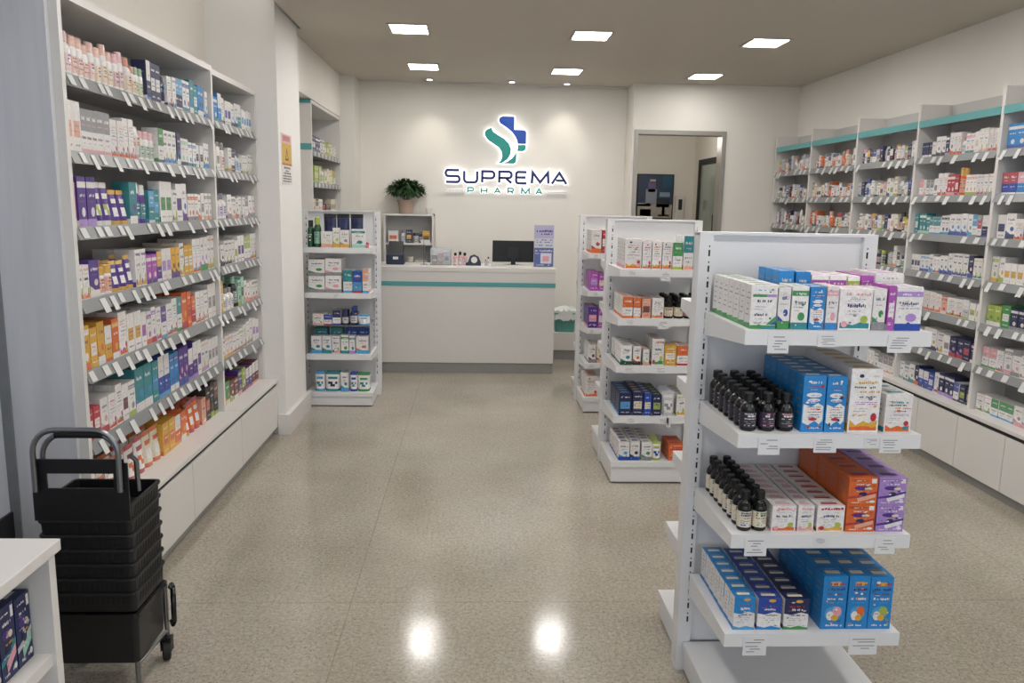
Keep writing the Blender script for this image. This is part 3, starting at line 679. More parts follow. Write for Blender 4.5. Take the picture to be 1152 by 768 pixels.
R4 = ["c blue white royal 16 8 2; c white blue royal 15 8 2; c royal white blue 16 8 2; c blue white sky 15 8 2",
      "c royal red white 15 7 1; c blue pink white 16 8 2; c red white royal 14 7 1; c white blue red 15 8 2; c royal white pink 15 8 2",
      "c white navy royal 17 8 1; c white peach red 14 7 1; c navy white red 16 8 1; c white blue royal 15 8 2; c royal white red 15 7 2",
      "c white lime yellow 17 6 1; c white yellow lime 14 7 2; c white peach lime 13 7 2; c white grey lime 14 7 2; c white yellow grey 14 7 2",
      "c lime white green 14 7 1; c green white lime 14 7 1; c navy white grey 13 7 1; c white pink lime 13 7 1; c white green darkgreen 14 7 2; c peach orange white 14 7 2",
      "c white pink green 16 6 1; c white sky teal 15 6 1; c white grey pink 15 7 1; c white teal peach 14 7 1; c white orange peach 14 7 1; c white navy pink 15 7 3",
      "c white pink green 13 6 1; c white green sky 13 6 2; c white pink grey 13 7 2; c white peach grey 13 7 3"]
def rand_spec(rng, pal, n=17):
    out = []
    for _ in range(n):
        k = rng.choice('ccccccbwtj'); b_ = rng.choice(pal[0]); a_ = rng.choice(pal[1]); a2_ = rng.choice(pal[2])
        if a_ == b_: a_ = 'navy' if b_ != 'navy' else 'white'
        out.append(f'{k} {b_} {a_} {a2_} {rng.uniform(8.5, 14):.1f} {rng.uniform(3.8, 5.2):.1f} 1')
    return ';'.join(out)
def thicker(t):
    out = []
    for q_ in t.split(';'):
        p = q_.split(); p[4] = f'{float(p[4]) * .88:.1f}'; p[6] = str(int(p[6]) + (1 if len(out) % 2 == 0 or int(p[6]) > 1 else 0)); out.append(' '.join(p))
    return ';'.join(out)
PR = {0: (['white', 'white', 'cream', 'white', 'silver', 'white', 'navy'], ['navy', 'red', 'lime', 'brown', 'orange', 'royal', 'grey'], ['orange', 'grey', 'navy', 'green', 'pink']),
      1: (['white', 'white', 'cream', 'white', 'cream', 'orange', 'white'], ['navy', 'peach', 'red', 'brown', 'orange', 'grey', 'royal'], ['peach', 'grey', 'navy', 'green', 'orange', 'red']),
      2: (['white', 'white', 'white', 'silver', 'navy', 'white', 'cream'], ['navy', 'royal', 'lime', 'black', 'yellow', 'pink', 'grey'], ['royal', 'grey', 'lime', 'green', 'navy', 'peach'])}
for k in range(5):
    y0, y1 = rbays[k]
    for i in range(7):
        z = (ZR + [RB])[i] + .0005; rng = random.Random(300 + 10 * k + i)
        spec = thicker(R3[i]) if k == 3 else thicker(R4[i]) if k == 4 else rand_spec(rng, PR[k])
        if k == 2 and i == 6: spec = "c white mint teal 13 6 8; c white grey peach 12 6 5"
        le = .03 if k == 0 else .01
        fill(rnames[k], LV[i], (RX + .016, y1 - le, z), -PI / 2, RP - le - .036, spec, 1, rng, depth=.1 if k > 2 and i > 3 else None, setback=.012)
# alcove shelves
for i, z in enumerate((1.98, 1.728, 1.47)):
    spec = ["c navy white royal 14 7 5; c white navy yellow 13 7 2; c lime white yellow 12 7 3; c white lime grey 11 7 3", "w lime white green 16 7 2; c lime cream white 14 7 3; b white lime green 15 7 2; c cream lime white 13 7 4; b lime yellow white 14 6 3", "c cream brown red 14 9 3; c white brown red 13 8 2; c darkred brown cream 9 12 3; c cream grey brown 13 8 3"][i]
    fill('alcove shelf behind the pillar', ['top shelf', 'second shelf', 'third shelf'][i], (-1.33 - .015, 6.755, z + .0005), PI / 2, 1.3, spec, 1, random.Random(400 + i))

# ------------------------------------------------------------------ gondola goods (positions along the shelf in metres)
def block(unit, level, z, yf, cols_, rng, gap=.003):
    """cols_: (kind, x0, x1, depth, height, rows, base, acc, acc2, style, tiers, desc)"""
    n = len(cols_)
    for ci, (k, x0, x1, d, h, rows, bn, an, a2, st, tiers, desc) in enumerate(cols_):
        w = x1 - x0 - .002; me = mk(k, w, d, h, bn, an, a2, st, rng, 2); nm, cat, word = KIND[k]
        desc = desc or (f'{cn(bn)} and {cn(an)} {word}')
        for r_ in range(rows):
            for t_ in range(tiers):
                where = f'{ordn(ci + 1)} row from left, {level} of {unit}'
                tier = '' if tiers == 1 else ('lower ' if t_ == 0 else 'upper ')
                lb = f'{tier}{desc}, front of {where}' if r_ == 0 else f'{tier}{desc} queued in ' + where.replace(' from left', '')
                g = f'{desc}s, {ordn(ci + 1)} row, {level} of the {unit}' 
                put(nm, cat, me, (x0 + w / 2 + .001 + rng.uniform(-.0012, .0012), yf + d / 2 + r_ * (d + gap), z + .0005 + t_ * (h + .0006)), rng.uniform(-.012, .012), lb, g, rng, r_)

rg = random.Random(5)
U = 'nearest gondola'; yA = 2.555 - .422 + .022
block(U, 'top shelf', ZA[0], yA, [
    ('c', .757, .831, .048, .121, 7, 'white', 'green', 'teal', 'leaf', 1, 'white and green carton'),
    ('c', .833, .868, .048, .114, 7, 'white', 'green', 'royal', 'low', 1, 'slim white and green carton'),
    ('c', .870, .918, .05, .119, 2, 'white', 'green', 'teal', 'stripe', 1, 'white carton with a green band'),
    ('c', .921, .965, .05, .118, 2, 'blue', 'white', 'sky', 'bluewave', 1, 'blue and white carton'),
    ('c', .967, 1.001, .05, .121, 2, 'white', 'pink', 'blue', 'stripe', 1, 'slim white and pink carton'),
    ('c', 1.003, 1.097, .05, .114, 2, 'white', 'pink', 'teal', 'tag', 1, 'wide white and pink carton'),
    ('c', 1.099, 1.137, .05, .115, 2, 'white', 'grey', 'green', 'low', 1, 'white and grey carton'),
    ('c', 1.140, 1.162, .05, .124, 2, 'magenta', 'white', 'lilac', 'solid', 1, 'slim magenta carton'),
    ('c', 1.164, 1.240, .05, .121, 2, 'white', 'lilac', 'royal', 'stripe', 1, 'white and lilac carton')], rg)
yA2 = yA + 2 * .053 + .006
def block_behind(level, z, yf, lst):
    for ci, (x0, x1, d, h, rows, bn, an, a2, st, desc) in enumerate(lst):
        me = mk('c', x1 - x0 - .002, d, h, bn, an, a2, st, rg, 2)
        for r_ in range(rows):
            put('medicine_carton', 'carton', me, ((x0 + x1) / 2, yf + d / 2 + r_ * (d + .003), z + .0005), rg.uniform(-.01, .01),
                f'tall {desc} in the {"first" if r_ == 0 else "second" if r_ == 1 else "third"} back line, {level} of {U}', f'tall cartons at the back of the {level} of the {U}', rg, r_)
block_behind('top shelf', ZA[0], yA2, [
    (.872, .917, .055, .152, 3, 'blue', 'white', 'sky', 'solid', 'blue and cream carton'),
    (.922, .965, .055, .15, 3, 'blue', 'white', 'royal', 'solid', 'blue and light blue carton'),
    (.968, 1.02, .055, .142, 3, 'white', 'magenta', 'pink', 'stripe', 'white and magenta carton'),
    (1.022, 1.072, .055, .142, 3, 'white', 'magenta', 'grey', 'stripe', 'white and violet carton'),
    (1.075, 1.112, .055, .14, 3, 'white', 'lime', 'magenta', 'stripe', 'white and lime carton'),
    (1.114, 1.152, .055, .142, 3, 'magenta', 'pink', 'white', 'solid', 'magenta carton'),
    (1.155, 1.24, .055, .15, 3, 'white', 'magenta', 'teal', 'low', 'wide white and teal carton')])

def med_bottle(w, h, lab_bg, lab_acc, rng, label_w=1.35):
    """black bottle body, separate ridged cap and paper label"""
    r = w / 2; blk = (.012, .012, .014)
    body = MB().lathe([(r * .9, 0, blk), (r, h * .03, blk), (r, h * .56, blk), (r * .93, h * .63, blk), (r * .7, h * .7, blk), (r * .46, h * .75, blk), (r * .42, h * .8, blk)], 24).mesh('bottle', [M['blackg']])
    c = MB(); cs = 24; rr = r * .62
    c.lathe([(rr * .98, h * .79, blk), (rr, h * .8, blk), (rr, h * .98, blk), (rr * .9, h, blk)], cs)
    for k in range(cs):
        a = 2 * PI * k / cs
        c.face([((rr + .0006) * math.cos(a + q), (rr + .0006) * math.sin(a + q), z) for q, z in ((-.06, h * .81), (.06, h * .81), (.06, h * .97), (-.06, h * .97))], (.03, .03, .033))
    cap = c.mesh('cap', [M['black']])
    l = MB(); arc(l, r * 1.012, -label_w * 1.35, label_w * 1.35, h * .1, h * .5, lab_bg, 12)
    ink = PAL['white'] if sum(lab_bg) < .9 else (.08, .08, .1)
    for z, hh, col in ((.44, .035, lab_acc), (.38, .045, ink), (.32, .02, ink), (.25, .02, PAL['grey']), (.2, .02, PAL['grey']), (.14, .03, lab_acc)):
        a = -.75
        while a < .7:
            da = rng.uniform(.12, .4); 
            if rng.random() < .75: arc(l, r * 1.02, a, min(.8, a + da), h * z, h * (z + hh), col, 2)
            a += da + .06
    return body, cap, l.mesh('label', [M['card']])
def bottles(level, z, cols_x, w, h, rows, variants, desc, unit=U, yf=yA, pitch=None):
    pitch = pitch or (w + .004)
    for ci, x in enumerate(cols_x):
        body, cap, lab = med_bottle(w, h, *variants[ci % len(variants)], rg)
        for r_ in range(rows):
            where = f'{ordn(ci + 1)} row from left, {level} of {unit}'
            o = put('medicine_bottle', 'bottle', body, (x, yf + w / 2 + r_ * pitch, z + .0005), rg.uniform(-.25, .25) if r_ else 0,
                    f'{desc}, front of {where}' if r_ == 0 else f'{desc} queued in ' + where.replace(' from left', ''), f'{desc}s, {ordn(ci + 1)} row, {level} of the {unit}', rg, r_)
            link('cap', cap, o); link('label', lab, o)
bottles('second shelf', ZA[1], (.779, .833, .886), .046, .109, 7, [((.03, .025, .04), PAL['silver']), ((.05, .03, .06), PAL['pink']), ((.03, .03, .035), PAL['pink'])], 'black bottle with dark label')
block(U, 'second shelf', ZA[1], yA, [
    ('c', .922, .988, .05, .162, 6, 'blue', 'white', 'red', 'bluewave', 1, 'tall blue and white carton'),
    ('c', .991, 1.05, .05, .16, 6, 'blue', 'white', 'navy', 'bluewave', 1, 'tall blue and silver carton'),
    ('c', 1.058, 1.148, .062, .183, 5, 'white', 'yellow', 'yellow', 'fruit', 1, 'tall white carton with fruit print'),
    ('c', 1.164, 1.243, .075, .11, 2, 'white', 'teal', 'orange', 'fruit', 1, 'short white carton with fruit print')], rg)
bottles('third shelf', ZA[2], (.787, .831), .041, .118, 8, [(PAL['cream'], PAL['royal']), (PAL['cream'], PAL['green'])], 'small black bottle with cream label')
block(U, 'third shelf', ZA[2], yA, [
    ('c', .862, .934, .044, .078, 8, 'white', 'pink', 'orange', 'tag', 1, 'low white and pink carton'),
    ('c', .938, .987, .044, .078, 8, 'white', 'pink', 'peach', 'tag', 1, 'slim white and pink carton'),
    ('c', .992, 1.074, .044, .078, 8, 'white', 'red', 'yellow', 'tag', 1, 'low white and red carton'),
    ('c', 1.080, 1.166, .07, .081, 5, 'orange', 'red', 'peach', 'duo', 2, 'orange carton'),
    ('c', 1.168, 1.250, .07, .081, 5, 'lilac', 'purple', 'white', 'duo', 2, 'purple carton')], rg)
block(U, 'fourth shelf', ZA[3], yA, [
    ('c', .769, .834, .047, .103, 7, 'white', 'blue', 'sky', 'cap', 1, 'blue and white carton'),
    ('c', .841, .913, .047, .099, 7, 'white', 'royal', 'blue', 'cap', 1, 'deep blue and white carton'),
    ('c', .919, .994, .047, .096, 7, 'white', 'navy', 'green', 'cap', 1, 'navy and white carton'),
    ('c', 1.032, 1.106, .066, .166, 5, 'blue', 'pink', 'yellow', 'kids', 1, 'tall bright blue carton'),
    ('c', 1.107, 1.172, .066, .166, 5, 'blue', 'orange', 'yellow', 'kids', 1, 'bright blue carton with orange picture'),
    ('c', 1.173, 1.243, .066, .164, 5, 'blue', 'lime', 'yellow', 'kids', 1, 'bright blue carton with green picture')], rg)

U2 = 'middle gondola'; yB = 4.42 + .02
block(U2, 'top shelf', ZB[0], yB, [
    ('c', .83, .925, .06, .165, 4, 'white', 'pink', 'yellow', 'fruit', 1, None), ('c', .928, .979, .06, .15, 3, 'white', 'red', 'mint', 'fruit', 1, None),
    ('c', .983, 1.037, .06, .155, 3, 'white', 'orange', 'lime', 'fruit', 1, None), ('c', 1.041, 1.096, .06, .155, 3, 'white', 'brown', 'yellow', 'fruit', 1, None),
    ('c', 1.099, 1.155, .06, .15, 3, 'white', 'green', 'lime', 'half', 1, None), ('c', 1.158, 1.214, .06, .187, 3, 'white', 'teal', 'peach', 'half', 1, None), ('c', 1.218, 1.27, .06, .16, 3, 'white', 'navy', 'peach', 'stripe', 1, None)], rg)
block(U2, 'second shelf', ZB[1], yB, [
    ('c', .829, .888, .055, .12, 5, 'white', 'orange', 'orange', 'half', 1, None), ('c', .89, .933, .055, .115, 5, 'white', 'orange', 'peach', 'half', 1, 'slim white and orange carton'),
    ('c', .938, .99, .055, .11, 4, 'peach', 'brown', 'red', 'solid', 1, None), ('c', .995, 1.062, .055, .115, 4, 'white', 'grey', 'yellow', 'fruit', 1, None)], rg)
bottles('second shelf', ZB[1], (1.096, 1.154, 1.212, 1.268), .052, .125, 4, [(PAL['cream'], PAL['orange']), (PAL['cream'], PAL['lime']), (PAL['pink'], PAL['red']), (PAL['cream'], PAL['brown'])], 'dark bottle with cream label', U2, yB)
block(U2, 'third shelf', ZB[2], yB, [
    ('c', .83, .896, .05, .112, 6, 'white', 'darkgreen', 'teal', 'low', 1, None), ('c', .901, .947, .05, .108, 5, 'white', 'black', 'orange', 'low', 1, None),
    ('c', .956, .993, .05, .09, 5, 'white', 'peach', 'mint', 'low', 1, None), ('c', 1.007, 1.077, .05, .152, 4, 'white', 'red', 'green', 'tag', 1, None),
    ('c', 1.08, 1.15, .05, .115, 2, 'yellow', 'white', 'orange', 'solid', 1, None), ('c', 1.155, 1.217, .05, .115, 3, 'white', 'orange', 'red', 'half', 1, None), ('c', 1.222, 1.28, .05, .11, 3, 'white', 'peach', 'red', 'low', 1, None)], rg)
block(U2, 'fourth shelf', ZB[3], yB, [
    ('c', .832, .906, .06, .13, 5, 'navy', 'sky', 'red', 'solid', 1, None), ('c', .91, .973, .06, .135, 5, 'navy', 'cream', 'royal', 'solid', 1, None),
    ('c', .977, 1.022, .06, .127, 5, 'royal', 'cream', 'navy', 'solid', 1, None), ('c', 1.025, 1.079, .06, .122, 5, 'navy', 'lime', 'royal', 'solid', 1, None),
    ('u', 1.083, 1.157, .05, .137, 4, 'white', 'silver', 'grey', None, 1, None), ('c', 1.166, 1.216, .06, .124, 4, 'white', 'lime', 'yellow', 'tag', 1, None), ('c', 1.222, 1.28, .06, .12, 4, 'cream', 'lilac', 'yellow', 'tag', 1, None)], rg)
block(U2, 'base deck', .13, yB - .005, [
    ('c', .84, .904, .06, .11, 5, 'white', 'royal', 'sky', 'low', 1, None), ('c', .908, .965, .06, .113, 5, 'white', 'royal', 'navy', 'low', 1, 'slim white and blue carton'),
    ('c', .973, 1.034, .06, .108, 5, 'white', 'grey', 'green', 'low', 1, None), ('u', 1.038, 1.092, .045, .107, 4, 'white', 'lime', 'royal', None, 1, None),
    ('c', 1.132, 1.222, .09, .048, 2, 'orange', 'red', 'white', 'solid', 2, None)], rg)
U3 = 'farthest gondola'; yC = 6.015 + .02
for lev, z, it in (('top shelf', ZCc[0], [('c', .87, .946, .06, .171, 4, 'white', 'orange', 'red', 'low', 1, None), ('c', .95, .976, .06, .171, 4, 'red', 'white', 'pink', 'solid', 1, None), ('c', .98, 1.05, .06, .16, 2, 'white', 'red', 'pink', 'low', 1, None)]),
                   ('second shelf', ZCc[1], [('c', .869, .933, .06, .145, 4, 'magenta', 'lilac', 'white', 'solid', 1, None), ('c', .936, .99, .06, .13, 4, 'magenta', 'cream', 'darkred', 'solid', 1, 'short magenta and cream carton')]),
                   ('third shelf', ZCc[2], [('c', .865, .94, .06, .162, 4, 'purple', 'pink', 'white', 'solid', 1, None), ('c', .943, .99, .06, .15, 4, 'magenta', 'white', 'pink', 'solid', 1, None)]),
                   ('fourth shelf', ZCc[3], [('c', .88, .936, .06, .14, 4, 'white', 'grey', 'brown', 'low', 1, None), ('c', .94, .99, .06, .13, 4, 'cream', 'peach', 'brown', 'low', 1, None)]),
                   ('base deck', .12, [('c', .862, .962, .06, .16, 4, 'white', 'orange', 'peach', 'fruit', 1, None)])):
    block(U3, lev, z, yC, it, rg)
U4 = 'left end gondola'; yD = 6.148 + .02
block(U4, 'top shelf', 1.233, yD, [
    ('b', -1.272, -1.228, .044, .2, 2, 'darkgreen', 'black', 'darkgreen', None, 1, 'dark green bottle'), ('b', -1.226, -1.176, .05, .222, 2, 'darkgreen', 'lime', 'mint', None, 1, 'taller dark green bottle'),
    ('c', -1.168, -1.081, .06, .118, 1, 'white', 'peach', 'cream', 'low', 1, None), ('c', -1.079, -1.028, .06, .146, 1, 'white', 'yellow', 'lime', 'low', 1, None),
    ('c', -1.026, -.955, .06, .13, 1, 'white', 'yellow', 'grey', 'low', 1, 'wide white and yellow carton'), ('c', -.938, -.835, .06, .14, 1, 'white', 'teal', 'mint', 'stripe', 1, None), ('b', -.832, -.808, .024, .055, 1, 'red', 'white', 'pink', None, 1, 'tiny red bottle')], rg)
for i, x in enumerate((-1.12, -1.02, -.915)):
    me = pouch(.098, .06, .25, PAL['navy'], PAL['black'], PAL['royal'], rg, jit(PAL['navy'], rg, .4))
    put('pouch', 'pouch', me, (x, yD + .14, 1.2335), 0, f'tall navy pouch standing at back of top shelf of left end gondola, {ordn(i + 1)} from left', 'navy pouches on the left end gondola', rg)
block(U4, 'second shelf', .888, yD, [
    ('c', -1.268, -1.144, .1, .125, 2, 'white', 'grey', 'green', 'low', 2, 'large white carton'), ('c', -1.141, -1.018, .1, .13, 2, 'white', 'grey', 'pink', 'low', 2, 'large white-grey carton'),
    ('c', -1.006, -.936, .07, .172, 2, 'white', 'teal', 'sky', 'half', 1, None), ('c', -.933, -.866, .07, .165, 2, 'sky', 'royal', 'red', 'half', 1, None), ('c', -.86, -.812, .07, .182, 2, 'white', 'peach', 'sky', 'half', 1, None)], rg)
block(U4, 'acrylic riser', .633, yD + .04, [
    ('c', -1.25, -1.168, .06, .085, 2, 'white', 'peach', 'pink', 'tag', 1, None), ('c', -1.165, -1.101, .06, .08, 2, 'white', 'royal', 'red', 'half', 1, None), ('c', -1.099, -1.035, .06, .115, 2, 'white', 'navy', 'royal', 'half', 1, None),
    ('w', -1.029, -.974, .05, .115, 2, 'navy', 'navy', 'white', None, 1, 'navy bottle'), ('b', -.968, -.906, .06, .14, 2, 'navy', 'royal', 'white', None, 1, 'navy and blue bottle'), ('u', -.904, -.82, .05, .075, 2, 'white', 'sky', 'silver', None, 1, None)], rg)
block(U4, 'third shelf', .41, yD + .03, [
    ('c', -1.265, -1.184, .08, .136, 1, 'white', 'sky', 'teal', 'low', 1, None), ('c', -1.182, -1.11, .08, .137, 1, 'white', 'teal', 'teal', 'low', 1, None), ('c', -1.107, -1.043, .08, .137, 1, 'white', 'royal', 'peach', 'tag', 1, None),
    ('c', -1.037, -.976, .08, .145, 1, 'white', 'green', 'teal', 'stripe', 1, None), ('c', -.971, -.926, .08, .139, 1, 'white', 'teal', 'lilac', 'stripe', 1, None), ('c', -.92, -.822, .08, .135, 1, 'white', 'sky', 'orange', 'low', 1, None)], rg)
for i, x in enumerate((-1.205, -1.085, -.965, -.87)):
    me = carton(.098 if i < 3 else .085, .08, .185, PAL['teal'] if i < 2 else PAL['royal'], PAL['sky'], PAL['white'], 'solid', rg, 1)
    put('medicine_carton', 'carton', me, (x, yD + .17, .4105), 0, f'tall dark {"teal" if i < 2 else "blue"} carton at back of third shelf of left end gondola, {ordn(i + 1)} from left', 'dark cartons at the back of the left end gondola', rg)
block(U4, 'base deck', .11, yD + .02, [
    ('u', -1.245, -1.166, .05, .15, 2, 'white', 'sky', 'teal', None, 1, None), ('u', -1.162, -1.046, .05, .15, 2, 'white', 'teal', 'navy', None, 1, 'wide white and teal pouch'), ('c', -1.042, -.981, .06, .15, 2, 'white', 'sky', 'teal', 'low', 1, None),
    ('u', -.972, -.914, .05, .145, 2, 'white', 'royal', 'teal', None, 1, None), ('u', -.912, -.818, .05, .142, 2, 'white', 'green', 'teal', None, 1, None)], rg)

# ------------------------------------------------------------------ basket trolley and nested baskets (left foreground)
tx0, tx1, ty0, ty1 = -1.335, -1.045, 2.385, 2.63
tr = thing('basket_trolley', 'black tray trolley on grey tube legs carrying a stack of baskets', 'trolley', (-1.19, 2.51, 0))
def tub(x0, x1, y0, y1, z0, z1, taper, th=.006, r=.03, n=5, rim=.008, rimh=.02):
    m = MB()
    def ring(off, z, k):
        a0, a1, b0, b1 = x0 + off + k, x1 - off - k, y0 + off + k, y1 - off - k; rr = max(.004, r - k); p = []
        for cx, cy, s in ((a1 - rr, b1 - rr, 0), (a0 + rr, b1 - rr, 1), (a0 + rr, b0 + rr, 2), (a1 - rr, b0 + rr, 3)):
            for i in range(n + 1):
                a = PI / 2 * (s + i / n); p.append((cx + rr * math.cos(a), cy + rr * math.sin(a), z))
        return p
    R = [ring(taper, z0, 0), ring(rim, z1 - rimh, 0), ring(0, z1 - rimh, 0), ring(0, z1, 0), ring(0, z1, th + rim), ring(taper, z0 + th, th)]
    m.face(R[0][::-1]); m.face(R[-1])
    for A, B in zip(R, R[1:]):
        for i in range(len(A)):
            j = (i + 1) % len(A); m.face([A[i], A[j], B[j], B[i]])
    return m, ring
m, _ = tub(-.145, .145, -.125, .12, .118, .288, .012, r=.018, rimh=.014, rim=.006)
m.obj('tray', M['black'], tr)
for (x, y) in ((.122, -.095), (-.122, -.095), (.134, .12), (-.134, .12)):
    top = .284 if y > 0 else .14
    l = MB().tube([(x, y, .055 if y > 0 else .02), (x, y, top)], .0085, 10).obj('leg', M['chrome'], tr)
    if y < 0:
        MB().lathe([(.013, .0, (0, 0, 0)), (.013, .03, (0, 0, 0))], 14, x, y).obj('foot', M['rubber'], l); continue
    w_ = MB(); w_.lathe([(.024, -.014, (0, 0, 0)), (.034, -.01, (0, 0, 0)), (.034, .01, (0, 0, 0)), (.024, .014, (0, 0, 0))], 18)
    wh = w_.obj('caster', M['rubber'], l); wh.location = (x, y - .014, .0345); wh.rotation_euler = (0, PI / 2, .4)
    f = MB(); f.box(x - .018, y - .022, .03, x - .0155, y + .004, .076); f.box(x + .0155, y - .022, .03, x + .018, y + .004, .076); f.box(x - .018, y - .022, .072, x + .018, y + .008, .08)
    f.obj('caster_fork', M['black'], l)
for s in (-1, 1): MB().tube([(s * .134, .12, .1), (s * .122, -.095, .1)], .006, 8).obj('side_rail', M['chrome'], tr)
h = MB(); hp = [(.15, .128, .255), (.158, .12, .268), (.166, .108, .262), (.166, .105, .14), (.16, .112, .125), (.152, .12, .14)]
h.tube(hp, .009, 8); h.obj('clip_handle', M['blackg'], tr)
nb = 7
for k in range(nb):
    zt = .36 + k * .048; zb = zt - .15 if k else .125
    topmost = k == nb - 1
    where = 'topmost of the nested stack, with raised handle' if topmost else ('lowest of the nested stack, resting in the trolley tray' if k == 0 else f'{ordn(k + 1)} from the bottom of the nested stack')
    t = thing('shopping_basket', f'black plastic shopping basket, {where}', 'basket', (-1.19, 2.51, 0), 0, 'nested black shopping baskets')
    # visible wall: side rim band of every nested basket, full shell only for the topmost
    m = MB(); hw, hd = .1425, .1225
    def loop(off, z, n=4, r=.015):
        a, b_ = hw - off, hd - off; p = []
        for cx, cy, s in ((a - r, b_ - r, 0), (-a + r, b_ - r, 1), (-a + r, -b_ + r, 2), (a - r, -b_ + r, 3)):
            for i in range(n + 1):
                q = PI / 2 * (s + i / n); p.append((cx + r * math.cos(q), cy + r * math.sin(q), z))
        return p
    lo_ = zt - .048 if k else .2945
    R = [loop(.006, lo_ + .0005), loop(.004, zt - .011), loop(.0005, zt - .011), loop(-.001, zt - .006), loop(.0005, zt), loop(.009, zt), loop(.011, lo_ + .004 if not topmost else zt - .06)]
    for A, B in zip(R, R[1:]):
        for i in range(len(A)):
            j = (i + 1) % len(A); m.face([A[i], A[j], B[j], B[i]], smooth=True)
    if topmost: m.face(loop(.011, zt - .06))
    for q in range(9):      # slanted slots on the long sides, fine slots on the near end
        y = -.092 + q * .021
        for s in (-1, 1):
            x = s * (hw - .0033); m.face([(x, y, zt - .042), (x, y + .007, zt - .042), (x, y + .018, zt - .014), (x, y + .011, zt - .014)][::s], m=1)
    for q in range(14):
        x = -.1 + q * .0154
        m.face([(x - .004, -hd + .0033, zt - .038), (x + .004, -hd + .0033, zt - .038), (x + .004, -hd + .0033, zt - .016), (x - .004, -hd + .0033, zt - .016)], m=1)
    m.obj('rim', [M['black'], M['slotb']], t)
    if topmost:
        # tall near end plate with a hand opening
        e = MB(); y0, y1 = -.1285, -.1225; za, zb_ = zt - .0465, .797
        for a in ((-.143, za, .143, .705), (-.143, .705, -.1, .752), (.1, .705, .143, .752), (-.143, .752, .143, zb_ - .012)): e.box(a[0], y0, a[1], a[2], y1, a[3])
        e.box(-.132, y0, zb_ - .012, .132, y1, zb_)
        e.obj('end_plate', M['black'], t)
        for dy, zz, wx in ((-.143, .893, .125), (-.112, .872, .113)):
            p = [(-wx, dy, .7), (-wx, dy, zz - .07)] + [(-wx + .07 * (1 - math.cos(a)), dy, zz - .07 + .07 * math.sin(a)) for a in [PI / 2 * i / 6 for i in range(1, 7)]] + \
                [(wx - .07 * (1 - math.cos(a)), dy, zz - .07 + .07 * math.sin(a)) for a in [PI / 2 * i / 6 for i in range(6, 0, -1)]] + [(wx, dy, zz - .07), (wx, dy, .7)]
            hd_ = MB().tube(p, .0085, 10).obj('handle', M['chrome'], t)
            if dy > -.13: MB().tube([(-.07, dy, zz), (.072, dy, zz)], .0135, 12).obj('grip', M['black'], hd_)
        MB().tube([(.143, -.1, .8), (.15, -.08, .78), (.15, -.075, .68)], .008, 8).obj('handle_stub', M['chrome'], t)
# second dark basket pile on the floor behind, against the left wall
m, _ = tub(-1.67, -1.40, 2.55, 2.86, .0, .27, .02, r=.03)
tag(m.obj('shopping_basket', M['black']), 'black basket on the floor by the grey board, mostly hidden behind the stack', 'basket')

# ------------------------------------------------------------------ low white shelf unit, bottom left corner
lw = thing('low_shelf', 'low white shelf unit with a flat top in the bottom left corner', 'shelf unit', (-1.13, 1.2, 0))
bx(-.23, -.7, .8, .212, .534, .827).obj('top_panel', M['lam'], lw, bevel=.003)
for y in (.5, -.66):
    m = MB(); m.box(-.22, y, 0, .2, y + .026, .8, m=0)
    for z in (.3, .36, .42, .48, .62, .68, .735, .765): m.face([(.12, y - .0004, z), (.128, y - .0004, z), (.128, y - .0004, z + .018), (.12, y - .0004, z + .018)], m=1)
    m.obj('side_panel', [M['lam'], M['slot']], lw)
bx(-.22, -.634, .05, -.208, .5, .8).obj('back_panel', M['lam'], lw)
for z in (.567, .3, .08): bx(-.208, -.634, z - .028, .192, .5, z).obj('shelf', M['lam'], lw)
rq = random.Random(77)
for i in range(6):
    me = carton(.056, .07, .158 + .006 * (i % 2), jit(PAL['navy'], rq, .2), PAL['teal'] if i % 2 else PAL['silver'], PAL['pink'] if i % 2 else PAL['mint'], 'duo', rq, 2)
    for r_ in range(2):
        put('medicine_carton', 'carton', me, (-.975 - .036 - r_ * .075, 1.2 + .466 - i * .06, .5675), PI / 2, f'dark navy carton in the low corner shelf, {ordn(i + 1)} from the far end, {"front" if r_ == 0 else "back"} line', 'navy cartons in the low corner shelf', rq, r_)

# ------------------------------------------------------------------ service counter and what stands on it
ct = thing('service_counter', 'white service counter with a teal stripe below the sign', 'counter', (-.1, 7.44, 0))
bx(-.86, .0, .098, .846, .5, .97).obj('body', M['lam'], ct, bevel=.002)
bx(-.87, -.006, .955, .852, .58, .9956).obj('countertop', M['lam'], ct, bevel=.003)
bx(-.864, -.004, .82, .85, .0, .861).obj('teal_stripe', M['teal'], ct)
bx(-.855, .012, 0, .84, .5, .098).obj('plinth', M['kick'], ct)
CZ = .9956
mo = thing('monitor', 'black computer monitor on the counter seen from behind', 'monitor', (.365, 7.78, CZ))
bx(-.2, -.012, .035, .2, .02, .24).obj('screen_housing', M['black'], mo, bevel=.006)
bx(-.06, -.03, .07, .06, -.012, .18).obj('rear_cover', M['blackg'], mo, bevel=.004)
bx(-.022, -.034, .0, .022, -.03, .13).obj('stand_neck', M['blackg'], mo)
MB().lathe([(.1, 0, (0, 0, 0)), (.1, .008, (0, 0, 0)), (.03, .016, (0, 0, 0))], 24, sy=.75).obj('stand_base', M['blackg'], mo)
b = bx(-.02, -.0315, .115, .02, -.03, .13).obj('badge', mat('badge_grey', hx('6d6f75'), .4), mo)
m = MB(); m.box(-.215, .006, .02, .2, .024, .25); 
sd = thing('brochure_stand', 'upright blue and white brochure display on the right end of the counter', 'brochure stand', (.655, 7.7, CZ))
m = MB(); W = PAL['white']
m.box(-.093, 0, .0, .093, .012, .395, PAL['lilac'])
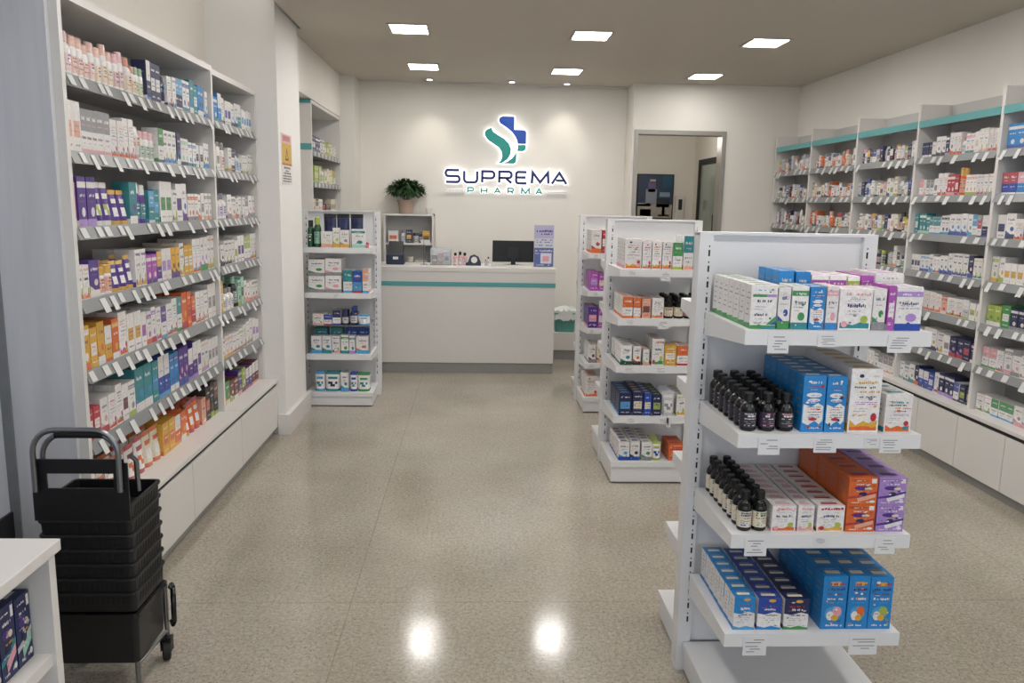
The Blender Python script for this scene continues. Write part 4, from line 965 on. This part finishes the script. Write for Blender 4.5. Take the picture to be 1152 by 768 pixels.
def q(x0, z0, x1, z1, c, y=-.0005): m.face([(x0, y, z0), (x1, y, z0), (x1, y, z1), (x0, y, z1)], c)
q(-.093, .0, .093, .18, hx('5f6fa8')); q(-.093, .18, .093, .27, hx('cfd0da')); q(-.093, .27, .093, .395, hx('b9b6d8'))
dashes(m, -.085, .085, .33, .022, -.001, PAL['purple'], rq, .9); dashes(m, -.06, .08, .305, .015, -.001, PAL['navy'], rq, .8)
for z in (.25, .23, .2): dashes(m, -.08, .08, z, .01, -.001, PAL['royal'], rq, .6)
q(-.03, .03, .075, .13, hx('d9d7e4'), -.001); q(-.01, .05, .05, .1, PAL['pink'], -.0015); dashes(m, -.085, -.04, .12, .012, -.001, W, rq); dashes(m, -.08, .08, .145, .016, -.001, W, rq, .8); dashes(m, -.085, .06, .012, .01, -.001, W, rq)
m.obj('panel', M['card'], sd); bx(-.09, -.04, 0, .09, .05, .004).obj('foot', M['acryl'], sd)
# card terminal / printer, leaflets, clear boxes
pr_ = thing('receipt_printer', 'dark blue receipt printer at the left end of the counter', 'printer', (-.76, 7.74, CZ))
bx(-.085, -.07, 0, .085, .08, .1).obj('body', mat('dark_blue_plastic', hx('232d45'), .4), pr_, bevel=.012)
m = MB(); m.prism([(-.05, .1), (.08, .1), (.08, .215), (.05, .215)], lambda p: (-.07, p[0], p[1]), lambda p: (.07, p[0], p[1])); m.obj('lid', M['black'], pr_, fix=True)
bx(-.02, -.071, .05, .03, -.0705, .075).obj('label', M['paper'], pr_)
def leaflet(x, y, w, d, label, rot=0, h=.002): tag(bx(-w / 2, -d / 2, 0, w / 2, d / 2, h).obj('paper_sheet', M['paper'], loc=(x, y, CZ), rotz=rot), label, 'paper')
leaflet(-.56, 7.62, .15, .1, 'white leaflet lying on the counter beside the printer', .1)
leaflet(-.15, 7.56, .22, .14, 'large white sheet lying on the middle of the counter', -.05)
leaflet(.08, 7.6, .2, .12, 'white sheet lying on the counter before the monitor', .08)
kb = thing('keyboard', 'white slim keyboard lying on the counter below the monitor', 'keyboard', (.34, 7.63, CZ)); bx(-.2, -.055, 0, .2, .055, .012).obj('case', M['lam'], kb, bevel=.003)
m = MB()
for r_ in range(4):
    for c_ in range(13): m.box(-.19 + c_ * .0295, -.045 + r_ * .024, .012, -.19 + c_ * .0295 + .024, -.045 + r_ * .024 + .019, .016)
m.obj('keys', M['lamg'], kb)
ba = thing('acrylic_display_box', 'clear acrylic box of small packs on the counter, left of the bottles', 'display box', (-.33, 7.78, CZ))
m = MB(); 
for a in ((-.1, -.06, .1, -.056), (-.1, .056, .1, .06), (-.1, -.056, -.096, .056), (.096, -.056, .1, .056)): m.box(a[0], a[1], 0, a[2], a[3], .16)
m.box(-.1, -.06, 0, .1, .06, .003); m.obj('box', M['acryl'], ba)
for i, (bn, an) in enumerate((('brown', 'cream'), ('peach', 'white'), ('white', 'grey'))):
    me = carton(.052, .06, .085 + .02 * i, PAL[bn], PAL[an], PAL['grey'], 'solid', rq)
    put('medicine_carton', 'carton', me, (-.39 + i * .058, 7.775, CZ + .0035), 0, f'{cn(bn)} small carton inside the clear box on the counter', 'cartons in the clear counter box', rq)
for i, x in enumerate((-.19, -.145, -.1)):
    me = bottle(.04, .12 + .01 * (i % 2), PAL['pink'], PAL['black'], PAL['white'], rq, 'b')
    put('bottle', 'bottle', me, (x, 7.7 + .015 * i, CZ + .0005), 0, f'small pink bottle with black cap on the counter, {ordn(i + 1)} from left', 'pink bottles on the counter', rq)
td = thing('tape_dispenser', 'dark blue tape dispenser on the counter beside the pink bottles', 'tape dispenser', (-.02, 7.72, CZ))
m = MB(); m.prism([(-.07, 0), (.075, 0), (.075, .03), (.05, .085), (.01, .105), (-.03, .09), (-.05, .03), (-.07, .025)], lambda p: (p[0], -.028, p[1]), lambda p: (p[0], .028, p[1])); m.obj('body', bpy.data.materials['dark_blue_plastic'], td, fix=True)
w_ = MB().lathe([(.03, -.03, W), (.03, .03, W)], 20).obj('tape_roll', M['lam'], td); w_.location = (.01, 0, .055); w_.rotation_euler = (PI / 2, 0, 0)
hg = thing('card_holder', 'thin clear stand holding a card on the counter beside the cabinet', 'card holder', (-.49, 7.72, CZ))
MB().tube([(0, 0, 0.005), (0, 0, .23)], .004, 8).obj('rod', M['chrome'], hg); MB().lathe([(.035, 0, W), (.035, .006, W)], 18).obj('base', M['acryl'], hg); bx(-.03, -.003, .2, .06, 0, .235).obj('card', M['paper'], hg)
for i, (x, bn, an, h_) in enumerate(((.1, 'silver', 'grey', .06), (.125, 'white', 'black', .085))):
    me = bottle(.022, h_, PAL[bn], PAL[an], PAL['white'], rq, 'b'); put('bottle', 'bottle', me, (x, 7.72, CZ + .0005), 0, f'tiny {cn(bn)} bottle on the counter left of the monitor', 'tiny bottles by the monitor', rq)

# cabinet behind the counter with the plant on top
cb = thing('open_cabinet', 'white open shelf cabinet behind the counter under the plant', 'cabinet', (-.68, 8.3, 0))
for x in (-.255, .235): bx(x, -.02, 0, x + .02, .19, 1.466).obj('side_panel', M['lam'], cb)
bx(-.235, .178, 0, .235, .19, 1.446).obj('back_panel', M['lamg'], cb)
bx(-.255, -.022, 1.446, .255, .19, 1.466).obj('top_panel', M['lam'], cb)
for z in (1.172, .9, .6, .3, .05): bx(-.235, -.015, z - .02, .235, .178, z).obj('shelf', M['lam'], cb)
for i, (k, bn, an, a2, x, w_, h_) in enumerate((('c', 'white', 'orange', 'red', -.16, .1, .12), ('b', 'white', 'navy', 'sky', -.06, .045, .13), ('c', 'navy', 'yellow', 'white', 0, .06, .13), ('j', 'silver', 'black', 'grey', .07, .06, .1), ('b', 'navy', 'grey', 'silver', .12, .04, .12), ('c', 'yellow', 'black', 'lime', .175, .075, .12))):
    me = mk(k, w_, .06, h_, bn, an, a2, 'solid', rq, 1); put(KIND[k][0], KIND[k][1], me, (-.68 + x, 8.34, 1.1725), 0, f'{cn(bn)} and {cn(an)} {KIND[k][2]} on the upper shelf of the cabinet behind the counter', 'goods in the cabinet behind the counter', rq)
for i, (k, bn, an, a2, x, w_, h_) in enumerate((('c', 'navy', 'royal', 'grey', -.12, .12, .16), ('j', 'white', 'cream', 'grey', .01, .07, .13), ('c', 'cream', 'brown', 'grey', .12, .12, .09))):
    me = mk(k, w_, .06, h_, bn, an, a2, 'solid', rq, 1); put(KIND[k][0], KIND[k][1], me, (-.68 + x, 8.34, .9005), 0, f'{cn(bn)} and {cn(an)} {KIND[k][2]} on the lower shelf of the cabinet behind the counter', 'goods in the cabinet behind the counter', rq)
pl = thing('potted_plant', 'bushy green potted plant on the cabinet left of the sign', 'plant', (-.715, 8.38, 1.4665))
tc_ = PAL['white']
MB().lathe([(.066, 0, tc_), (.082, .12, tc_), (.09, .12, tc_), (.09, .138, tc_), (.08, .138, tc_), (.078, .122, tc_)], 24, cap=False).obj('pot', M['pot'], pl)
MB().lathe([(.0001, .122, tc_), (.079, .122, tc_)], 24).obj('soil', M['soil'], pl)
m = MB(); rp = random.Random(3)
for k in range(640):
    az = rp.uniform(0, 2 * PI); el = math.asin(rp.uniform(-.35, 1)); sh_ = rp.uniform(.35, 1) ** .5
    d = Vector((math.cos(az) * math.cos(el), math.sin(az) * math.cos(el), math.sin(el)))
    tip = Vector((d.x * .235, d.y * .13, .235 + d.z * (.165 if d.z > 0 else .16)))
    tip = Vector((0, 0, .22)) + (tip - Vector((0, 0, .22))) * sh_
    ln = rp.uniform(.07, .12); wd = rp.uniform(.018, .032); out = (d + Vector((rp.uniform(-.4, .4), rp.uniform(-.4, .4), rp.uniform(-.5, .2)))).normalized()
    side = out.cross(Vector((rp.uniform(-.3, .3), rp.uniform(-.3, .3), 1))).normalized(); st = tip - out * ln; pts = []
    for i in range(5):
        q_ = i / 4; pts.append((st + out * ln * q_ + Vector((0, 0, -.03 * q_ * q_)), wd * math.sin(PI * (.1 + .88 * q_)) * .5 + .0008))
    for (p, a_), (q2, b2) in zip(pts, pts[1:]): m.face([p - side * a_, p + side * a_, q2 + side * b2, q2 - side * b2], PAL['green'])
for k in range(14):
    az = 2 * PI * k / 14; tip = Vector((.11 * math.cos(az), .07 * math.sin(az), .26)); side = Vector((-math.sin(az), math.cos(az), 0)) * .003; b0 = Vector((.02 * math.cos(az), .02 * math.sin(az), .122))
    m.face([b0 - side, b0 + side, tip + side, tip - side], PAL['green'])
m.v = [(x, max(-.125, min(y, .105)), z) for x, y, z in m.v]
m.obj('foliage', M['leaf'], pl)
cup = MB().lathe([(.022, 0, W), (.03, .06, W), (.027, .06, W), (.02, .004, W), (.0001, .004, W)], 20).obj('paper_cup', M['lam'], loc=(-.48, 8.33, 1.4665)); tag(cup, 'small white cup on the cabinet, right of the plant', 'cup')
# low white cabinet and teal bin right of the counter
lc = thing('low_cabinet', 'low white cabinet on the floor right of the counter', 'cabinet', (.94, 8.25, 0))
bx(-.125, -.1, .1, .125, .2, .28).obj('body', M['lam'], lc, bevel=.003); bx(-.12, -.085, 0, .12, .2, .1).obj('plinth', M['kick'], lc)
bn_ = thing('waste_bin', 'teal translucent bin with a white liner on the low cabinet right of the counter', 'bin', (.94, 8.29, .2805))
m, _ = tub(-.115, .115, -.09, .09, 0, .2, .015, r=.02, rimh=.012); m.obj('bucket', M['tint'], bn_)
m = MB(); n = 40; rb = random.Random(9); prev = None
for k in range(4):
    ring = []
    for i in range(n):
        a = 2 * PI * i / n; rr = (1.04 + .02 * k) if k < 3 else .5
        sx_, sy_ = .116, .091; den = max(abs(math.cos(a)), abs(math.sin(a))) ** .6
        ring.append((sx_ * rr * math.cos(a) / den, sy_ * rr * math.sin(a) / den, (.13, .2, .225, .25)[k] + rb.uniform(-.018, .018)))
    if prev:
        for i in range(n): j = (i + 1) % n; m.face([prev[i], prev[j], ring[j], ring[i]], smooth=True)
    prev = ring
m.face(prev); m.obj('bin_liner', M['bag'], bn_)

# ------------------------------------------------------------------ illuminated wall sign
sg = thing('wall_sign', 'backlit sign reading SUPREMA PHARMA with a blue and teal emblem', 'sign', (0, 8.45, 0))
def offset_poly(poly, d):
    n = len(poly); A = sum(poly[i][0] * poly[(i + 1) % n][1] - poly[(i + 1) % n][0] * poly[i][1] for i in range(n)); s = 1 if A > 0 else -1; out = []
    for i in range(n):
        p0, p1, p2 = Vector(poly[i - 1]), Vector(poly[i]), Vector(poly[(i + 1) % n])
        a = (p1 - p0).normalized(); b = (p2 - p1).normalized(); n1 = Vector((a.y, -a.x)) * s; n2 = Vector((b.y, -b.x)) * s
        k = n1 + n2; k = k / max(.35, k.length_squared / 2) if k.length > 1e-6 else n1
        out.append(tuple(p1 + k * d))
    return out
def plate(name, poly, m_, halo=.008):
    m = MB(); m.prism(poly, lambda p: (p[0], 0, p[1]), lambda p: (p[0], .02, p[1])); o = m.obj(name, m_, sg, fix=True)
    g = MB(); pp = offset_poly(poly, halo); g.prism(pp, lambda p: (p[0], .024, p[1]), lambda p: (p[0], .034, p[1])); g.obj('halo_backing', M['halo'], o, fix=True)
def smooth(poly, closed=True, it=2):
    for _ in range(it):
        n = len(poly); out = []
        for i in range(n if closed else n - 1):
            a, b = Vector(poly[i]), Vector(poly[(i + 1) % n]); out += [tuple(a * .75 + b * .25), tuple(a * .25 + b * .75)]
        poly = out
    return poly
blue = [(.24, 2.396), (.225, 2.425), (.235, 2.45), (.262, 2.464), (.384, 2.464), (.386, 2.333), (.48, 2.333), (.5, 2.327), (.509, 2.308), (.509, 2.192), (.423, 2.191), (.417, 2.226), (.399, 2.264), (.362, 2.312), (.305, 2.356)]
plate('emblem_piece', blue, M['signblue'])
plate('emblem_piece', [(.423, 2.186), (.509, 2.186), (.507, 2.145), (.495, 2.127), (.473, 2.121), (.418, 2.121), (.424, 2.153)], M['signteal'])
plate('emblem_piece', [(.411, 2.108), (.411, 2.024), (.403, 2.004), (.385, 1.994), (.27, 1.994), (.323, 2.014), (.37, 2.052)], M['signteal'])
plate('emblem_piece', [(.149, 2.35), (.105, 2.33), (.082, 2.305), (.083, 2.275), (.115, 2.228), (.186, 2.183), (.232, 2.153), (.257, 2.115), (.266, 2.067), (.253, 2.024), (.22, 1.995), (.268, 1.999), (.322, 2.04), (.35, 2.089), (.356, 2.14), (.333, 2.193), (.285, 2.241), (.213, 2.281), (.166, 2.312)], M['signteal'])
def stroke(path, w, closed=False):
    P = [Vector(p) for p in path]; n = len(P); Lf, Rt = [], []
    for i in range(n):
        a = (P[i] - P[i - 1]).normalized() if (i or closed) else None; b = (P[(i + 1) % n] - P[i]).normalized() if (i < n - 1 or closed) else None
        a = a or b; b = b or a; n1, n2 = Vector((-a.y, a.x)), Vector((-b.y, b.x)); k = n1 + n2; k = k / max(.25, k.length_squared / 2)
        Lf.append(P[i] + k * w / 2); Rt.append(P[i] - k * w / 2)
    return Lf, Rt
def letter(name, strokes, ox, oz, sx, sz, w, m_, halo=.007):
    m = MB(); g = MB()
    for path in strokes:
        pp = [(ox + x * sx, oz + z * sz) for x, z in path]
        for (ww, mb, y0, y1, ext) in ((w, m, 0, .018, 0), (w + 2 * halo, g, .02, .032, halo)):
            q = [Vector(p) for p in pp]
            if ext: q[0] = q[0] + (q[0] - q[1]).normalized() * ext; q[-1] = q[-1] + (q[-1] - q[-2]).normalized() * ext
            Lf, Rt = stroke(q, ww)
            for i in range(len(q) - 1):
                quad = [Lf[i], Rt[i], Rt[i + 1], Lf[i + 1]]
                mb.prism([tuple(v) for v in quad], lambda p, y0=y0: (p[0], y0, p[1]), lambda p, y1=y1: (p[0], y1, p[1]))
    o = m.obj(name, m_, sg, fix=True); g.obj('halo_backing', M['halo'], o, fix=True)
def arcp(cx, cz, rx, rz, a0, a1, n=5): return [(cx + rx * math.cos(math.radians(a0 + (a1 - a0) * i / n)), cz + rz * math.sin(math.radians(a0 + (a1 - a0) * i / n))) for i in range(n + 1)]
GL = {
 'S': [[(.98, 1)] + arcp(.16, .75, .16, .25, 90, 270, 8) + arcp(.84, .25, .16, .25, 90, -90, 8) + [(.02, 0)]],
 'U': [[(0, 1)] + arcp(.24, .26, .24, .26, 180, 270) + arcp(.76, .26, .24, .26, 270, 360) + [(1, 1)]],
 'P': [[(0, 0), (0, 1)] + arcp(.76, .7, .24, .3, 90, -90, 8) + [(.0, .4)]],
 'R': [[(0, 0), (0, 1)] + arcp(.76, .72, .24, .28, 90, -90, 8) + [(.0, .44)], [(.52, .44), (1, 0)]],
 'E': [[(1, 1)] + arcp(.2, .8, .2, .2, 90, 180, 4) + arcp(.2, .2, .2, .2, 180, 270, 4) + [(1, 0)], [(0, .52), (.92, .52)]],
 'M': [[(0, 0), (.04, 1), (.5, .12), (.96, 1), (1, 0)]],
 'A': [[(0, 0), (.5, 1), (1, 0)], [(.27, .3), (.84, .3)]],
 'H': [[(0, 0), (0, 1)], [(1, 0), (1, 1)], [(0, .5), (1, .5)]]}
for ch, x0, x1 in (('S', -.327, -.159), ('U', -.136, .023), ('P', .05, .2), ('R', .226, .379), ('E', .401, .535), ('M', .564, .762), ('A', .772, .95)):
    hgt = .132 if ch == 'S' else .126
    letter('letter', GL[ch], x0 + .013, 1.797, x1 - x0 - .026, hgt - .012, .026, M['navyl'], .006)
for ch, x0, x1 in (('P', -.09, -.022), ('H', .05, .118), ('A', .186, .255), ('R', .327, .392), ('M', .467, .558), ('A', .618, .688)):
    letter('letter', GL[ch], x0 + .005, 1.69, x1 - x0 - .01, .053, .0155, M['signteal'], .0025)
for x0, x1 in ((-.33, -.13), (.732, .942)):
    plate('rule_line', [(x0, 1.709), (x1, 1.709), (x1, 1.715), (x0, 1.715)], mat('sign_grey', hx('4e5560'), .4), .001)

# ------------------------------------------------------------------ poster on the pillar, back-room picture and panel
m = MB(); rp = random.Random(21)
m.box(0, -.145, -.165, .004, .145, .165, PAL['white'])
def pq(y0, z0, y1, z1, c, x=.0044): m.face([(x, y0, z0), (x, y1, z0), (x, y1, z1), (x, y0, z1)], c)
pq(-.14, .1, .14, .16, hx('d8b0b4')); pq(-.14, -.03, .14, .1, hx('d2a83f'))
for k in range(7): pq(-.1 + k * .028, .11 + rp.uniform(0, .01), -.085 + k * .028, .15, PAL['red'], .0048)
m.face([(.0048, -.05, -.01), (.0048, .05, -.01), (.0048, 0, .075)], hx('3a3020')); m.face([(.0052, -.026, .003), (.0052, .026, .003), (.0052, 0, .05)], hx('d2a83f'))
pq(-.14, -.042, .14, -.03, hx('b8584a'), .0048)
for z, w_, hh in ((-.065, .09, .012), (-.083, .05, .008), (-.1, .1, .01), (-.118, .12, .009), (-.135, .12, .009), (-.152, .12, .009)):
    y = -w_
    while y < w_: dy = rp.uniform(.02, .05); pq(y, z, min(w_, y + dy), z + hh, hx('35353a'), .0048); y += dy + .008
po = m.obj('warning_poster', M['card'], loc=(-1.2798, 5.6, 1.852)); tag(po, 'narrow yellow and white warning notice on the pillar beside the shelves', 'poster')
pb = thing('framed_picture', 'dark blue framed picture on the rear wall of the back room', 'picture', (2.43, 10.97, 1.72))
bx(-.25, 0, -.3, .25, .028, .3).obj('frame', M['dark'], pb)
m = MB(); m.face([(-.235, -.002, -.285), (.235, -.002, -.285), (.235, -.002, .285), (-.235, -.002, .285)], hx('2c3d5c'))
for (a, b2, c, e, col) in ((-.235, -.285, .235, -.1, 'a19c94'), (-.13, -.1, .02, .1, '8f95a3'), (-.1, .06, .0, .2, '6a5c8a'), (.02, -.14, .2, -.02, '20242e'), (.06, .0, .2, .06, '7f97a8'), (-.235, -.13, -.06, -.09, 'b9bcc0'), (-.08, .19, .0, .23, 'b5a894'), (-.2, -.27, -.05, -.17, '6f7355'), (.1, -.25, .14, -.1, '2a2b33'), (.05, -.26, .2, -.24, '3f3f46'), (.1, .12, .235, .285, '24506c')):
    m.face([(a, -.003, b2), (c, -.003, b2), (c, -.003, e), (a, -.003, e)], hx(col))
m.obj('picture_print', M['card'], pb)
wp = thing('wall_dispenser', 'white wall dispenser with a dark window in the back room', 'dispenser', (2.77, 10.95, 1.6)); bx(-.06, 0, -.2, .06, .05, .14).obj('case', M['lam'], wp, bevel=.01); bx(-.02, -.004, -.05, .03, 0, .09).obj('window', M['dark'], wp)

# ------------------------------------------------------------------ past about 300 of a kind: keep the 300 largest in view, the rest as one object
CAM = Vector((0, 0, 1.58)); FW = Vector((.0469, .9846, -.1684))
byc = {}
for o, order in PRODUCTS:
    d = o.location - CAM; dep = max(.2, d.dot(FW)); dm = o.dimensions
    xs = [v.co for v in o.data.vertices]
    hz = max(v.z for v in xs); wx = max(v.x for v in xs) - min(v.x for v in xs); wy = max(v.y for v in xs) - min(v.y for v in xs)
    rz_ = o.rotation_euler.z; dirv = Vector((d.x, d.y)).normalized(); nrm = Vector((math.sin(rz_), -math.cos(rz_)))
    ca = abs(dirv.dot(nrm)); area = hz * (wx * ca + wy * math.sqrt(max(0, 1 - ca * ca)) * .4) / dep ** 2
    uu = 533 + 902 * d.x / dep
    if order: area *= .15
    if o.get('group', '').endswith(('box', 'counter', 'monitor')): area += 1
    if uu > 1150 or uu < 0: area *= .02
    byc.setdefault(o['category'], []).append((area, o))
stuff_label = {'carton': 'small cartons packed on the distant shelves and behind the front lines', 'bottle': 'small bottles on the distant shelves', 'pouch': 'pouches behind the front lines'}
for cat, lst in byc.items():
    lst.sort(key=lambda a: -a[0])
    rest = lst[300:]
    print('KIND', cat, len(lst))
    if not rest: continue
    bm = bmesh.new()
    for _, o in rest:
        n0 = len(bm.verts); bm.from_mesh(o.data); bm.verts.ensure_lookup_table()
        mw = Matrix.Translation(o.location) @ Matrix.Rotation(o.rotation_euler.z, 4, 'Z')
        for v in bm.verts[n0:]: v.co = mw @ v.co
    me = bpy.data.meshes.new('packed'); bm.to_mesh(me); bm.free(); me.materials.append(rest[0][1].data.materials[0])
    for _, o in rest:
        for c in list(o.children): bpy.data.objects.remove(c)
        bpy.data.objects.remove(o)
    so = link('medicine_cartons' if cat == 'carton' else cat + 's', me); tag(so, stuff_label.get(cat, 'more goods on the distant shelves'), cat); so['kind'] = 'stuff'

# ------------------------------------------------------------------ light, sky, camera
wd = bpy.data.worlds.new('daylight'); SC.world = wd; wd.use_nodes = True
wd.node_tree.nodes['Background'].inputs[0].default_value = (.75, .85, 1, 1); wd.node_tree.nodes['Background'].inputs[1].default_value = .35
l = bpy.data.lights.new('shopfront_daylight', 'AREA'); l.shape = 'RECTANGLE'; l.size = 4.4; l.size_y = 2.3; l.energy = 40; l.color = (.88, .93, 1)
lo = link('shopfront_daylight', l, None, (.7, -1.5, 1.5)); lo.rotation_euler = (PI / 2, 0, 0)
l2 = bpy.data.lights.new('back_room_lamp', 'POINT'); l2.energy = 14; l2.color = (1, .95, .88); l2.shadow_soft_size = .15; link('back_room_lamp', l2, None, (2.2, 9.6, 2.4))

cam = bpy.data.cameras.new('camera'); co = link('camera', cam); SC.camera = co
R = Matrix(((0.99883817, -0.01106615, -0.04690255), (-0.04436086, 0.16908117, -0.98460331), (0.0188261, 0.98554, 0.16839383)))
co.matrix_world = Matrix.Translation(CAM) @ R.to_4x4()
cam.sensor_width = 36; cam.lens = 902.34 * 36 / 1152; cam.clip_start = .05
SC.view_settings.view_transform = 'Standard'; SC.view_settings.look = 'None'; SC.view_settings.exposure = 0
SC.cycles.use_denoising = True
SC.cycles.max_bounces = 8; SC.cycles.diffuse_bounces = 4; SC.cycles.glossy_bounces = 3; SC.cycles.transmission_bounces = 6
